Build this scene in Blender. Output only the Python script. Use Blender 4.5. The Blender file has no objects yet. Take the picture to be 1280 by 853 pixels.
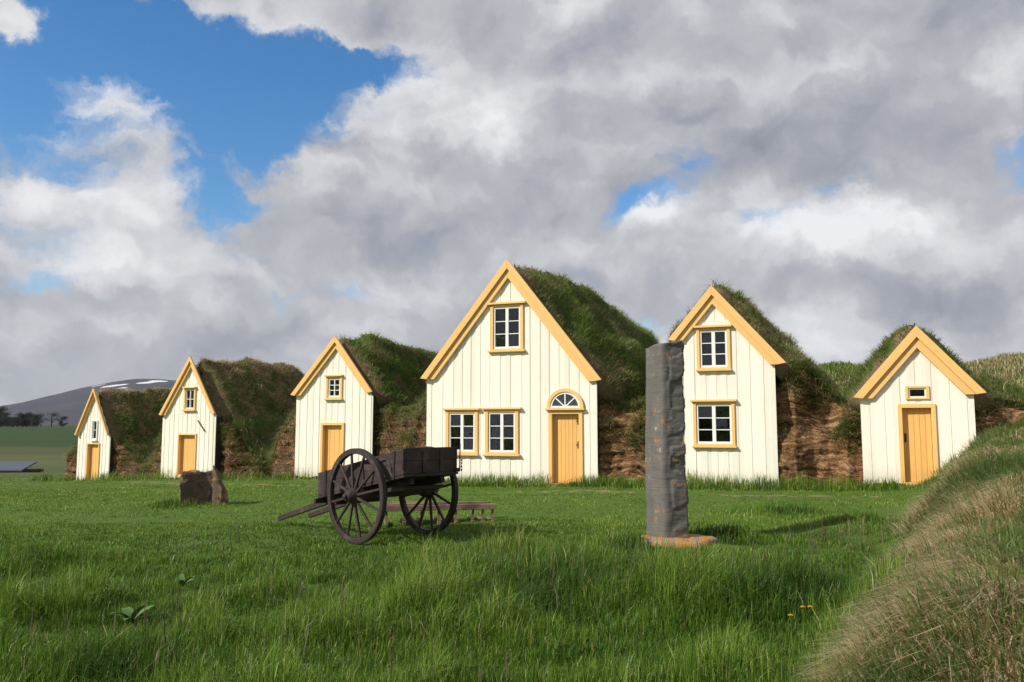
import bpy, math, random
import numpy as np
R = math.radians
rng = np.random.default_rng(11)
random.seed(5)
scene = bpy.context.scene
COL = scene.collection

# ------------------------------------------------------------------ noise
def _hash(ix, iy, iz, seed):
    h = (ix.astype(np.int64) * 374761393 + iy.astype(np.int64) * 668265263 + iz.astype(np.int64) * 2147483647 + seed * 1274126177) & 0xFFFFFFFF
    h = ((h ^ (h >> 13)) * 1274126177) & 0xFFFFFFFF
    h = ((h ^ (h >> 16)) * 2246822519) & 0xFFFFFFFF
    return ((h ^ (h >> 15)) & 0xFFFFFF) / float(0xFFFFFF)

def noise(x, y, z=0.0, seed=0):
    x, y, z = np.broadcast_arrays(np.asarray(x, float), np.asarray(y, float), np.asarray(z, float))
    ix, iy, iz = np.floor(x), np.floor(y), np.floor(z)
    fx, fy, fz = x - ix, y - iy, z - iz
    f = lambda t: t * t * t * (t * (t * 6 - 15) + 10)
    fx, fy, fz = f(fx), f(fy), f(fz)
    r = 0
    for a in (0, 1):
        for b in (0, 1):
            for c in (0, 1):
                w = (fx if a else 1 - fx) * (fy if b else 1 - fy) * (fz if c else 1 - fz)
                r = r + w * _hash(ix + a, iy + b, iz + c, seed)
    return r * 2 - 1

def fbm(x, y, z=0.0, oct=4, seed=0, gain=.5):
    r, a, s = 0, 1.0, 0
    for o in range(oct):
        k = 2.03 ** o
        r = r + a * noise(np.asarray(x) * k + 17.3 * o, np.asarray(y) * k - 9.1 * o, np.asarray(z) * k + 4.7 * o, seed + o)
        s += a; a *= gain
    return r / s

def sstep(a, b, x):
    t = np.clip((np.asarray(x, float) - a) / (b - a), 0, 1)
    return t * t * (3 - 2 * t)

# ------------------------------------------------------------------ ground shape
CP = np.array([(-16.9, 33.5, -.73), (-11.5, 29.5, -.32), (-5.6, 26, -.04), (0, 22, -.02), (5.2, 19.9, .08), (9, 18.4, .27), (-2, 11.3, 0), (-.9, 12.1, -.05),
               (2, 11.6, 0), (0, 5, 0), (-8, 8, 0), (-16, 20, -.33), (-14, 14, -.12), (6, 12, 0), (10, 28, .3), (-2, 32, -.25), (-22, 42, -.85), (-26, 30, -.75),
               (-20, 6, -.1), (14, 8, .2), (16, 20, .5), (0, -4, 0), (-10, -2, 0), (8, -2, .1), (-6.5, 17.3, -.1), (-30, 15, -.5)])
FOOT = np.array([1.48, 5.1]); BD = np.array([.492, .870]); BN = np.array([.870, -.492])

def bank_sw(x, y):
    return (x - FOOT[0]) * BD[0] + (y - FOOT[1]) * BD[1], (x - FOOT[0]) * BN[0] + (y - FOOT[1]) * BN[1]

def bank_mask(x, y):
    s, w = bank_sw(x, y)
    w = w + .22 * noise(x * .9, y * .9, 3.3, 5) + .10 * noise(x * 2.7, y * 2.7, 1, 6)
    return sstep(-.05, 1.5, w) * sstep(-4.2, -1.5, s) * (1 - sstep(19, 26, s)) * (1 - sstep(9, 14, w))

def ground_z(x, y):
    x, y = np.broadcast_arrays(np.asarray(x, float), np.asarray(y, float))
    wsum, zs = 1e-9, 0
    for cx, cy, cz in CP:
        w = np.exp(-((x - cx) ** 2 + (y - cy) ** 2) / (2 * 4.2 ** 2)) + 1e-7
        wsum = wsum + w; zs = zs + w * cz
    z = zs / wsum
    far = sstep(0, 16, np.maximum.reduce([y - 41, np.abs(x + 2) - 30, -y - 14]))
    dist = np.hypot(x, y)
    zf = -1.55 + 1.1 * sstep(180, 560, dist) + .25 * noise(x / 60, y / 60, 0, 8) * sstep(40, 100, dist) * (1 - sstep(300, 500, dist))
    z = z * (1 - far) + (zf - .55 * (1 - sstep(50, 75, dist))) * far
    near = 1 - sstep(30, 60, dist)
    z = z + near * (.045 * noise(x * .55, y * .55, 0, 1) + .018 * noise(x * 1.9, y * 1.9, 0, 2))
    s, w = bank_sw(x, y)
    bh = .80 + .020 * np.clip(s, 0, 18) + .13 * noise(x * .55, y * .55, 2, 9) + .14 * noise(x * 1.25, y * 1.25, 5, 10) + .08 * noise(x * 2.6, y * 2.6, 5, 12)
    bh = bh - .35 * sstep(2.5, 3.6, w) * (1 - sstep(9, 14, s)) + .5 * sstep(11, 19, s) * sstep(1.2, 3.5, w)
    return z + bank_mask(x, y) * bh

# ------------------------------------------------------------------ object helpers
def tag(o, label=None, cat=None, group=None, kind=None):
    if label: o['label'] = label
    if cat: o['category'] = cat
    if group: o['group'] = group
    if kind: o['kind'] = kind
    return o

def empty(name, loc=(0, 0, 0), rz=0.0):
    o = bpy.data.objects.new(name, None); COL.objects.link(o)
    o.location = loc; o.rotation_euler = (0, 0, rz); o.empty_display_size = .2
    return o

class MB:
    def __init__(s): s.v = []; s.f = []
    def add(s, vs, fs):
        b = len(s.v); s.v += [tuple(map(float, p)) for p in vs]; s.f += [tuple(b + i for i in f) for f in fs]
    def box(s, x0, x1, y0, y1, z0, z1, j=0.0):
        c = [(x, y, z) for z in (z0, z1) for y in (y0, y1) for x in (x0, x1)]
        if j: c = [(a + random.uniform(-j, j), b + random.uniform(-j, j), d + random.uniform(-j, j)) for a, b, d in c]
        s.add(c, [(0, 2, 3, 1), (4, 5, 7, 6), (0, 1, 5, 4), (2, 6, 7, 3), (0, 4, 6, 2), (1, 3, 7, 5)])
    def prism(s, poly, y0, y1):               # polygon in (x,z), extruded along y
        n = len(poly); a = [(p[0], y0, p[1]) for p in poly] + [(p[0], y1, p[1]) for p in poly]
        f = [tuple(range(n)), tuple(range(2 * n - 1, n - 1, -1))] + [(i, i + n, (i + 1) % n + n, (i + 1) % n) for i in range(n)]
        s.add(a, f)
    def beam(s, p, q, w, h, up=(0, 0, 1), w2=None, h2=None):
        p, q = np.array(p, float), np.array(q, float); d = q - p; d /= np.linalg.norm(d)
        up = np.array(up, float); sx = np.cross(d, up); sx /= np.linalg.norm(sx); uz = np.cross(sx, d)
        w2 = w2 or w; h2 = h2 or h
        c = []
        for (o, ww, hh) in ((p, w, h), (q, w2, h2)):
            for a, b in ((-1, -1), (1, -1), (1, 1), (-1, 1)): c.append(o + sx * a * ww / 2 + uz * b * hh / 2)
        s.add(c, [(3, 2, 1, 0), (4, 5, 6, 7), (0, 1, 5, 4), (1, 2, 6, 5), (2, 3, 7, 6), (3, 0, 4, 7)])
    def tube(s, pts, rad, n=8, cap=True):
        pts = [np.array(p, float) for p in pts]
        if not hasattr(rad, '__len__'): rad = [rad] * len(pts)
        rings = []
        for i, p in enumerate(pts):
            d = pts[min(i + 1, len(pts) - 1)] - pts[max(i - 1, 0)]; d /= np.linalg.norm(d) + 1e-12
            a = np.cross(d, (0, 0, 1)) if abs(d[2]) < .95 else np.cross(d, (1, 0, 0)); a /= np.linalg.norm(a); b = np.cross(d, a)
            rings.append([p + rad[i] * (a * math.cos(t) + b * math.sin(t)) for t in np.linspace(0, 2 * math.pi, n, endpoint=False)])
        vs = [q for r in rings for q in r]; fs = []
        for i in range(len(pts) - 1):
            for k in range(n): fs.append((i * n + k, i * n + (k + 1) % n, (i + 1) * n + (k + 1) % n, (i + 1) * n + k))
        if cap: fs += [tuple(range(n - 1, -1, -1)), tuple((len(pts) - 1) * n + k for k in range(n))]
        s.add(vs, fs)
    def lathe(s, prof, n=24, axis='x', c=(0, 0, 0)):   # prof: (along, radius)
        vs = []; fs = []
        for a, r in prof:
            for k in range(n):
                t = 2 * math.pi * k / n; vs.append((c[0] + a, c[1] + r * math.cos(t), c[2] + r * math.sin(t)))
        m = len(prof)
        for i in range(m - 1):
            for k in range(n): fs.append((i * n + k, i * n + (k + 1) % n, (i + 1) * n + (k + 1) % n, (i + 1) * n + k))
        fs += [tuple(range(n - 1, -1, -1)), tuple((m - 1) * n + k for k in range(n))]
        s.add(vs, fs)
    def build(s, name, mat, parent=None, bevel=0, smooth=False, off=(0, 0, 0)):
        me = bpy.data.meshes.new(name)
        v = np.array(s.v) + np.array(off)
        me.from_pydata([tuple(p) for p in v], [], s.f); me.update()
        import bmesh
        bm = bmesh.new(); bm.from_mesh(me); bmesh.ops.recalc_face_normals(bm, faces=bm.faces); bm.to_mesh(me); bm.free()
        if mat: me.materials.append(mat)
        if smooth: me.shade_smooth()
        o = bpy.data.objects.new(name, me); COL.objects.link(o)
        if parent: o.parent = parent
        if bevel:
            m = o.modifiers.new('edge', 'BEVEL'); m.width = bevel; m.segments = 2; m.limit_method = 'ANGLE'
        return o

def grid_object(name, P, mat, parent=None, attrs=None, smooth=True, closed=False):
    """P: (n, m, 3) grid of points -> one mesh"""
    n, m = P.shape[:2]
    idx = np.arange(n * m).reshape(n, m)
    if closed: idx = np.concatenate([idx, idx[:, :1]], 1)
    q = np.stack([idx[:-1, :-1], idx[:-1, 1:], idx[1:, 1:], idx[1:, :-1]], -1).reshape(-1, 4)
    o = raw_mesh(name, P.reshape(-1, 3), q, mat, parent, attrs)
    if smooth: o.data.shade_smooth()
    return o

def raw_mesh(name, V, Q, mat, parent=None, attrs=None, T=None):
    me = bpy.data.meshes.new(name)
    nq, nt = len(Q), 0 if T is None else len(T)
    me.vertices.add(len(V)); me.vertices.foreach_set('co', np.ascontiguousarray(V, dtype=np.float32).ravel())
    loops = np.asarray(Q, np.int32).ravel()
    starts = np.arange(nq, dtype=np.int32) * 4
    if nt:
        loops = np.concatenate([loops, np.asarray(T, np.int32).ravel()])
        starts = np.concatenate([starts, nq * 4 + np.arange(nt, dtype=np.int32) * 3])
    me.loops.add(len(loops)); me.loops.foreach_set('vertex_index', loops)
    me.polygons.add(nq + nt); me.polygons.foreach_set('loop_start', starts)
    me.update(calc_edges=True); me.validate()
    for k, a in (attrs or {}).items():
        at = me.attributes.new(k, 'FLOAT', 'POINT'); at.data.foreach_set('value', np.asarray(a, np.float32).ravel())
    if mat: me.materials.append(mat)
    o = bpy.data.objects.new(name, me); COL.objects.link(o)
    if parent: o.parent = parent
    return o

def blades(name, mat, P, up, h, w, lean, ang, tint, dry, parent=None):
    """one mesh of tapered grass blades; P,up (N,3)"""
    N = len(P); ca, sa = np.cos(ang), np.sin(ang)
    L = np.stack([ca, sa, np.zeros(N)], 1)
    fa = ang + np.pi / 2 + rng.uniform(-1.0, 1.0, N)
    S = np.stack([np.cos(fa), np.sin(fa), np.zeros(N)], 1) * (w / 2)[:, None]
    hh = h[:, None]; ln = lean[:, None]
    mid = P + up * hh * .56 + L * ln * hh * .24
    tip = P + up * hh * (1 - .33 * ln) + L * ln * hh * .85 - np.array([0, 0, 1.0]) * hh * .12 * ln ** 2
    V = np.empty((N, 5, 3)); V[:, 0] = P - S; V[:, 1] = P + S; V[:, 2] = mid + S * .8; V[:, 3] = mid - S * .8; V[:, 4] = tip
    b = np.arange(N)[:, None] * 5
    Q = b + np.array([[0, 1, 2, 3]]); T = b + np.array([[3, 2, 4]])
    rep = lambda a: np.repeat(np.asarray(a, float), 5)
    ht = np.tile(np.array([0, 0, .55, .55, 1.0]), N)
    return raw_mesh(name, V.reshape(-1, 3), Q, mat, parent, {'tint': rep(tint), 'dry': rep(dry), 'along': ht}, T)

# ------------------------------------------------------------------ materials
class NT:
    def __init__(s, mat):
        mat.use_nodes = True; s.t = mat.node_tree; s.t.nodes.clear(); s.m = mat
    def n(s, kind, **kw):
        nd = s.t.nodes.new(kind)
        for k, v in kw.items(): setattr(nd, k, v)
        return nd
    def l(s, a, b): s.t.links.new(a, b)
    def val(s, sock, v):
        if hasattr(v, 'is_linked') or hasattr(v, 'links'): s.l(v, sock)
        else: sock.default_value = v
    def coord(s, kind='Object'): return s.n('ShaderNodeTexCoord').outputs[kind]
    def geo(s, k): return s.n('ShaderNodeNewGeometry').outputs[k]
    def attr(s, name): return s.n('ShaderNodeAttribute', attribute_name=name).outputs['Fac']
    def map(s, vec, scale=(1, 1, 1), loc=(0, 0, 0)):
        m = s.n('ShaderNodeMapping'); s.l(vec, m.inputs[0]); m.inputs['Scale'].default_value = scale; m.inputs['Location'].default_value = loc
        return m.outputs[0]
    def noise(s, vec, scale, detail=4, rough=.55, dist=0, out='Fac'):
        m = s.n('ShaderNodeTexNoise'); s.l(vec, m.inputs['Vector']); m.inputs['Scale'].default_value = scale
        m.inputs['Detail'].default_value = detail; m.inputs['Roughness'].default_value = rough; m.inputs['Distortion'].default_value = dist
        return m.outputs[out]
    def math(s, op, a, b=None, c=None, clamp=False):
        m = s.n('ShaderNodeMath', operation=op, use_clamp=clamp)
        for i, v in enumerate((a, b, c)):
            if v is not None: s.val(m.inputs[i], v)
        return m.outputs[0]
    def ss(s, x, a, b, lo=0.0, hi=1.0):
        m = s.n('ShaderNodeMapRange', interpolation_type='SMOOTHSTEP'); s.val(m.inputs[0], x)
        for i, v in ((1, a), (2, b), (3, lo), (4, hi)): m.inputs[i].default_value = v
        return m.outputs[0]
    def mix(s, f, a, b):
        m = s.n('ShaderNodeMix', data_type='RGBA'); s.val(m.inputs[0], f)
        for i, v in ((6, a), (7, b)):
            if isinstance(v, tuple): m.inputs[i].default_value = (*v[:3], 1)
            else: s.l(v, m.inputs[i])
        return m.outputs[2]
    def bump(s, h, strength=.5, dist=.02):
        m = s.n('ShaderNodeBump'); s.l(h, m.inputs['Height']); m.inputs['Strength'].default_value = strength; m.inputs['Distance'].default_value = dist
        return m.outputs[0]
    def out(s, col, rough=.8, bump=None, spec=.3, metal=0.0):
        p = s.n('ShaderNodeBsdfPrincipled')
        if isinstance(col, tuple): p.inputs['Base Color'].default_value = (*col[:3], 1)
        else: s.l(col, p.inputs['Base Color'])
        s.val(p.inputs['Roughness'], rough); p.inputs['Specular IOR Level'].default_value = spec; p.inputs['Metallic'].default_value = metal
        if bump: s.l(bump, p.inputs['Normal'])
        o = s.n('ShaderNodeOutputMaterial'); s.l(p.outputs[0], o.inputs[0])
        return s.m

def M(name): return NT(bpy.data.materials.new(name))

def mat_paint(name, col, var=.08, dirt=(.25, .2, .12), dirtamt=.25, rough=.5):
    t = M(name); c = t.coord()
    isl = t.geo('Random Per Island')
    grain = t.noise(t.map(c, (14, 14, 1.2)), 6, 5)
    blot = t.noise(t.map(c, (1, 1, .5)), 2.6, 6, .65)
    dark = tuple(x * (1 - var * 1.6) for x in col)
    a = t.mix(isl, dark, col)
    a = t.mix(t.ss(blot, .54, .78, 0, dirtamt), a, tuple(col[i] * .6 + dirt[i] * .4 for i in range(3)))
    z = t.n('ShaderNodeSeparateXYZ'); t.l(c, z.inputs[0])
    low = t.math('ADD', t.math('MULTIPLY', z.outputs[2], 2.2), t.math('MULTIPLY', grain, -.9))
    a = t.mix(t.ss(low, -.5, .55, .42, 0), a, dirt)
    streak = t.noise(t.map(c, (9, 9, .35)), 3.2, 6, .6)
    a = t.mix(t.ss(streak, .5, .72, 0, dirtamt * .8), a, tuple(col[i] * .72 + dirt[i] * .22 for i in range(3)))
    a = t.mix(t.ss(t.noise(t.map(c, (30, 30, 8)), 5, 3), .70, .76, 0, dirtamt), a, tuple(x * .45 for x in dirt))
    a = t.mix(t.ss(grain, .46, .70, 0, .30), a, tuple(x * .78 for x in col))
    b = t.bump(grain, .45, .006)
    return t.out(a, rough, b, .35)

def mat_plain(name, col, rough=.6, spec=.3, metal=0, var=.25, sc=8):
    t = M(name); c = t.coord(); n = t.noise(c, sc, 5)
    return t.out(t.mix(n, tuple(x * (1 - var) for x in col), tuple(min(1, x * (1 + var)) for x in col)), rough, t.bump(n, .3, .004), spec, metal)

cream = mat_paint('cream paint', (.90, .86, .75), .085, (.34, .31, .20), .38)
yellow = mat_paint('ochre paint', (.88, .535, .195), .06, (.5, .30, .12), .45)
yellow_door = mat_paint('ochre door paint', (.84, .485, .155), .09, (.45, .25, .09), .45)
white = mat_paint('white paint', (.84, .84, .82), .03, (.4, .38, .32), .15)
darkwood = mat_plain('dark old boards', (.05, .035, .028), .85)
iron = mat_plain('dark iron', (.035, .03, .03), .55, .4, .3)

def mat_glass():
    t = M('window glass'); c = t.coord(); n = t.noise(c, 5.0, 2); b = t.bump(n, .15, .02)
    tr = t.n('ShaderNodeBsdfTransparent'); tr.inputs[0].default_value = (.72, .76, .78, 1)
    gl = t.n('ShaderNodeBsdfGlossy'); gl.inputs['Roughness'].default_value = .03; t.l(b, gl.inputs['Normal'])
    fr = t.n('ShaderNodeFresnel'); fr.inputs[0].default_value = 1.65; t.l(b, fr.inputs['Normal'])
    mx = t.n('ShaderNodeMixShader'); t.l(fr.outputs[0], mx.inputs[0]); t.l(tr.outputs[0], mx.inputs[1]); t.l(gl.outputs[0], mx.inputs[2])
    o = t.n('ShaderNodeOutputMaterial'); t.l(mx.outputs[0], o.inputs[0]); return t.m
glass = mat_glass()

cloth = mat_plain('pale curtain cloth', (.30, .31, .30), .9, .1, 0, .2, 6)
def mat_cart():
    t = M('tarred cart wood'); c = t.coord()
    g = t.noise(t.map(c, (18, 2.0, 18)), 3, 6, .6)
    b = t.noise(c, 3.5, 5, .6)
    a = t.mix(g, (.020, .013, .013), (.060, .040, .038))
    a = t.mix(t.ss(b, .5, .70, 0, .6), a, (.115, .083, .078))
    return t.out(a, .62, t.bump(g, .5, .006), .35)
cartwood = mat_cart()

def mat_oldwood():
    t = M('weathered timber'); c = t.coord(); g = t.noise(t.map(c, (1.2, 14, 14)), 4, 6, .6); b = t.noise(c, 2.2, 4)
    a = t.mix(g, (.10, .065, .045), (.32, .22, .16)); a = t.mix(t.ss(b, .5, .66, 0, .7), a, (.06, .042, .034))
    return t.out(a, .85, t.bump(g, .6, .006), .2)
oldwood = mat_oldwood()

def mat_foliage(name, stops, dry, trans=.35):
    t = M(name); ti = t.attr('tint'); dr = t.attr('dry'); al = t.attr('along')
    r = t.n('ShaderNodeValToRGB'); t.l(ti, r.inputs[0]); e = r.color_ramp.elements
    while len(e) < len(stops): e.new(.5)
    for k, (p, cc) in enumerate(stops): e[k].position = p; e[k].color = (*cc, 1)
    r2 = t.n('ShaderNodeValToRGB'); t.l(ti, r2.inputs[0]); e = r2.color_ramp.elements
    while len(e) < len(dry): e.new(.5)
    for k, (p, cc) in enumerate(dry): e[k].position = p; e[k].color = (*cc, 1)
    col = t.mix(dr, r.outputs[0], r2.outputs[0])
    p = t.n('ShaderNodeBsdfPrincipled'); t.l(col, p.inputs['Base Color']); p.inputs['Roughness'].default_value = .42; p.inputs['Specular IOR Level'].default_value = .3
    tr = t.n('ShaderNodeBsdfTranslucent'); t.l(col, tr.inputs[0])
    mx = t.n('ShaderNodeMixShader'); mx.inputs[0].default_value = trans; t.l(p.outputs[0], mx.inputs[1]); t.l(tr.outputs[0], mx.inputs[2])
    o = t.n('ShaderNodeOutputMaterial'); t.l(mx.outputs[0], o.inputs[0]); return t.m
DRY = [(0, (.28, .16, .09)), (.35, (.46, .31, .19)), (.7, (.62, .47, .30)), (1, (.74, .63, .46))]
grass_mat = mat_foliage('meadow grass blades', [(0, (.038, .088, .010)), (.4, (.092, .182, .016)), (.75, (.165, .27, .030)), (1, (.27, .35, .07))], DRY)
roofgrass_mat = mat_foliage('turf roof grass blades', [(0, (.050, .10, .018)), (.5, (.135, .215, .038)), (1, (.26, .34, .085))], DRY, .4)

def mat_ground():
    t = M('lawn and field soil'); c = t.coord(); ck = t.attr('bank'); n1 = t.noise(c, .9, 6, .6); n2 = t.noise(c, 14, 6, .7)
    lawn = t.mix(n2, (.040, .078, .012), (.115, .19, .028))
    lawn = t.mix(t.ss(n1, .45, .7, 0, .4), lawn, (.045, .10, .014))
    dry = t.mix(n2, (.28, .18, .105), (.60, .45, .28))
    dry = t.mix(t.ss(n1, .46, .62, 0, .6), dry, (.09, .11, .035))
    near = t.mix(t.ss(ck, .1, .6), lawn, dry)
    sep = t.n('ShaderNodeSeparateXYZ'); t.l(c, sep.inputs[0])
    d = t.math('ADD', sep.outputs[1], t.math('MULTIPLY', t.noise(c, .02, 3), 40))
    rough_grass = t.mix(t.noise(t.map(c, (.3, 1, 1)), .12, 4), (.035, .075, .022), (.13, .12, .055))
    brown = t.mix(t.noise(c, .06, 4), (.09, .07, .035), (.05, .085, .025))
    field = t.mix(t.noise(t.map(c, (.4, 1, 1)), .03, 4), (.026, .052, .014), (.036, .070, .018))  # cloud shadow over the valley is put into this dark green
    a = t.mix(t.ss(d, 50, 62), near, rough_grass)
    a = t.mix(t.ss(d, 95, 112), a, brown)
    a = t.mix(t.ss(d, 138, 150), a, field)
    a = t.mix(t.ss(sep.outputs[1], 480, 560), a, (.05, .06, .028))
    return t.out(a, .9, t.bump(n2, .6, .03), .15)

def mat_turf_soil(name, green, dry, soil=(.085, .055, .034)):
    t = M(name); c = t.coord(); n1 = t.noise(c, 1.6, 6, .62, .4); n2 = t.noise(c, 9, 6, .7)
    g = t.mix(n2, tuple(x * .45 for x in green), green)
    b = t.mix(n2, soil, dry)
    a = t.mix(t.ss(n1, .46, .60), g, b)
    e = t.attr('edge')
    a = t.mix(t.math('MULTIPLY', e, t.ss(n2, .2, .45)), a, t.mix(n2, (.09, .06, .035), (.27, .2, .12)))
    return t.out(a, .95, t.bump(n2, .9, .06), .1)
turf_green = mat_turf_soil('green turf', (.085, .135, .028), (.17, .14, .06))
turf_brown = mat_turf_soil('brown turf', (.10, .135, .035), (.34, .26, .14))

def mat_strata():
    t = M('layered turf blocks'); c = t.coord()
    w = t.noise(c, 1.3, 3, .5, 0, 'Color')
    warp = t.n('ShaderNodeVectorMath', operation='MULTIPLY_ADD'); t.l(w, warp.inputs[0]); warp.inputs[1].default_value = (.5, .5, .55); t.l(c, warp.inputs[2])
    layer = t.noise(t.map(warp.outputs[0], (1.1, 1.1, 7.5)), 1.7, 6, .64)
    blot = t.noise(c, 1.1, 4, .6); fine = t.noise(t.map(c, (7, 7, 22)), 2, 6, .7)
    a = t.n('ShaderNodeValToRGB'); t.l(layer, a.inputs[0]); e = a.color_ramp.elements
    for k, (p, cc) in enumerate([(.28, (.035, .020, .012)), (.42, (.15, .080, .040)), (.52, (.31, .17, .085)), (.62, (.50, .33, .19)), (.72, (.12, .064, .035))]):
        if k > 1: e.new(p)
        e[k].position = p; e[k].color = (*cc, 1)
    col = t.mix(t.ss(blot, .5, .62, 0, .6), a.outputs[0], (.36, .145, .06)); col = t.mix(t.ss(t.noise(c, 2.3, 5, .6), .54, .68, 0, .6), col, (.085, .055, .03))
    col = t.mix(t.ss(fine, .35, .52, .75, 0), col, (.03, .02, .013))
    return t.out(col, .95, t.bump(t.math('ADD', layer, t.math('MULTIPLY', fine, .6)), 1.0, .07), .08)
strata = mat_strata()
def mat_herringbone():
    t = M('herringbone turf blocks'); c = t.coord(); w = t.noise(c, 2.2, 4, .6)
    sp = t.n('ShaderNodeSeparateXYZ'); t.l(c, sp.inputs[0])
    zz = t.math('ADD', t.math('MULTIPLY', sp.outputs[2], 4.8), t.math('MULTIPLY', w, 1.1))
    al = t.math('ADD', t.math('MULTIPLY', sp.outputs[0], .85), t.math('MULTIPLY', sp.outputs[1], -.53))
    row = t.math('FLOOR', zz); sg = t.math('SUBTRACT', t.math('MULTIPLY', t.math('MODULO', t.math('ABSOLUTE', row), 2.0), 2.0), 1.0)
    q = t.math('ADD', t.math('MULTIPLY', t.math('MULTIPLY', al, sg), 7.5), t.math('MULTIPLY', t.math('FRACT', zz), 1.4))
    q = t.math('ADD', q, t.math('MULTIPLY', w, 2.0))
    saw = t.math('PINGPONG', q, .5); gap = t.ss(saw, .02, .20); seam = t.ss(t.math('PINGPONG', zz, .5), .0, .10)
    cell = t.n('ShaderNodeTexWhiteNoise', noise_dimensions='2D'); cv = t.n('ShaderNodeCombineXYZ'); t.l(t.math('FLOOR', q), cv.inputs[0]); t.l(row, cv.inputs[1]); t.l(cv.outputs[0], cell.inputs['Vector'])
    r = t.n('ShaderNodeValToRGB'); t.l(cell.outputs['Value'], r.inputs[0]); e = r.color_ramp.elements
    for k, (p, cc) in enumerate([(0, (.13, .072, .040)), (.4, (.20, .108, .055)), (.8, (.28, .155, .08)), (1, (.36, .23, .13))]):
        if k > 1: e.new(p)
        e[k].position = p; e[k].color = (*cc, 1)
    fine = t.noise(c, 16, 6, .7); solid = t.math('MULTIPLY', gap, seam)
    col = t.mix(solid, (.065, .040, .024), r.outputs[0]); col = t.mix(t.ss(fine, .36, .55, .7, 0), col, (.045, .03, .018))
    col = t.mix(t.ss(t.noise(c, 1.7, 6, .65), .47, .60, 0, .85), col, t.mix(fine, (.07, .045, .026), (.17, .115, .065)))
    return t.out(col, .95, t.bump(t.math('ADD', t.math('MULTIPLY', solid, .5), fine), 1.0, .05), .08)
herring = mat_herringbone()

def mat_stone(name, base, lich=.5, lscale=2.3, lichcol=(.42, .16, .035), lth=.56):
    t = M(name); c = t.coord(); n = t.noise(c, 5, 7, .65); l = t.noise(c, lscale, 7, .7, .3); lay = t.noise(t.map(c, (1, 1, 8)), 2.2, 5, .6)
    a = t.mix(n, tuple(x * .62 for x in base), tuple(x * 1.3 for x in base))
    a = t.mix(t.ss(lay, .5, .7, 0, .28), a, tuple(x * .6 for x in base)); a = t.mix(t.ss(t.noise(t.map(c, (6, 6, .7)), 2.5, 6, .65), .5, .68, 0, .45), a, tuple(x * .62 for x in base))
    a = t.mix(t.ss(l, lth, lth + .1, 0, lich), a, lichcol)
    a = t.mix(t.ss(t.noise(c, 7.5, 5), .64, .74, 0, lich * .7), a, (.42, .41, .38))
    return t.out(a, .85, t.bump(t.math('ADD', n, lay), .7, .02), .25)
basalt = mat_stone('grey basalt', (.142, .135, .126), .9, 4.2, (.42, .17, .035), .57)
slab_mat = mat_stone('lichened slab', (.30, .28, .25), 1.0, 7.5, (.46, .19, .04), .44)
rock_mat = mat_stone('brown boulder', (.11, .078, .052), .75, 2.6, (.34, .19, .09), .52)

# ------------------------------------------------------------------ ground sheet
def axis(dense0, dense1, step, far):
    a = list(np.arange(dense0, dense1 + 1e-6, step)); s = step
    x = dense1
    while x < far: s = min(s * 1.22, 260); x += s; a.append(x)
    s = step; x = dense0
    while x > -far: s = min(s * 1.22, 260); x -= s; a.insert(0, x)
    return np.array(a)
gx = axis(-27, 17, .22, 7000); gy = axis(-2, 44, .22, 7000)
GX, GY = np.meshgrid(gx, gy)
GZ = ground_z(GX, GY)
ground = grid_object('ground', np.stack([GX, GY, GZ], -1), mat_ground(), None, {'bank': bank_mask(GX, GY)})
tag(ground, 'green lawn sloping to the valley fields', 'ground', None, 'structure')

# ------------------------------------------------------------------ houses
HOUSES = []   # for grass placement

def lerp(a, b, t): return a + (b - a) * t

def sub_intervals(z0, z1, cuts):
    iv = [(z0, z1)]
    for a, b in cuts:
        out = []
        for p, q in iv:
            if b <= p or a >= q: out.append((p, q)); continue
            if a > p: out.append((p, a))
            if b < q: out.append((b, q))
        iv = out
    return iv

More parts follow.
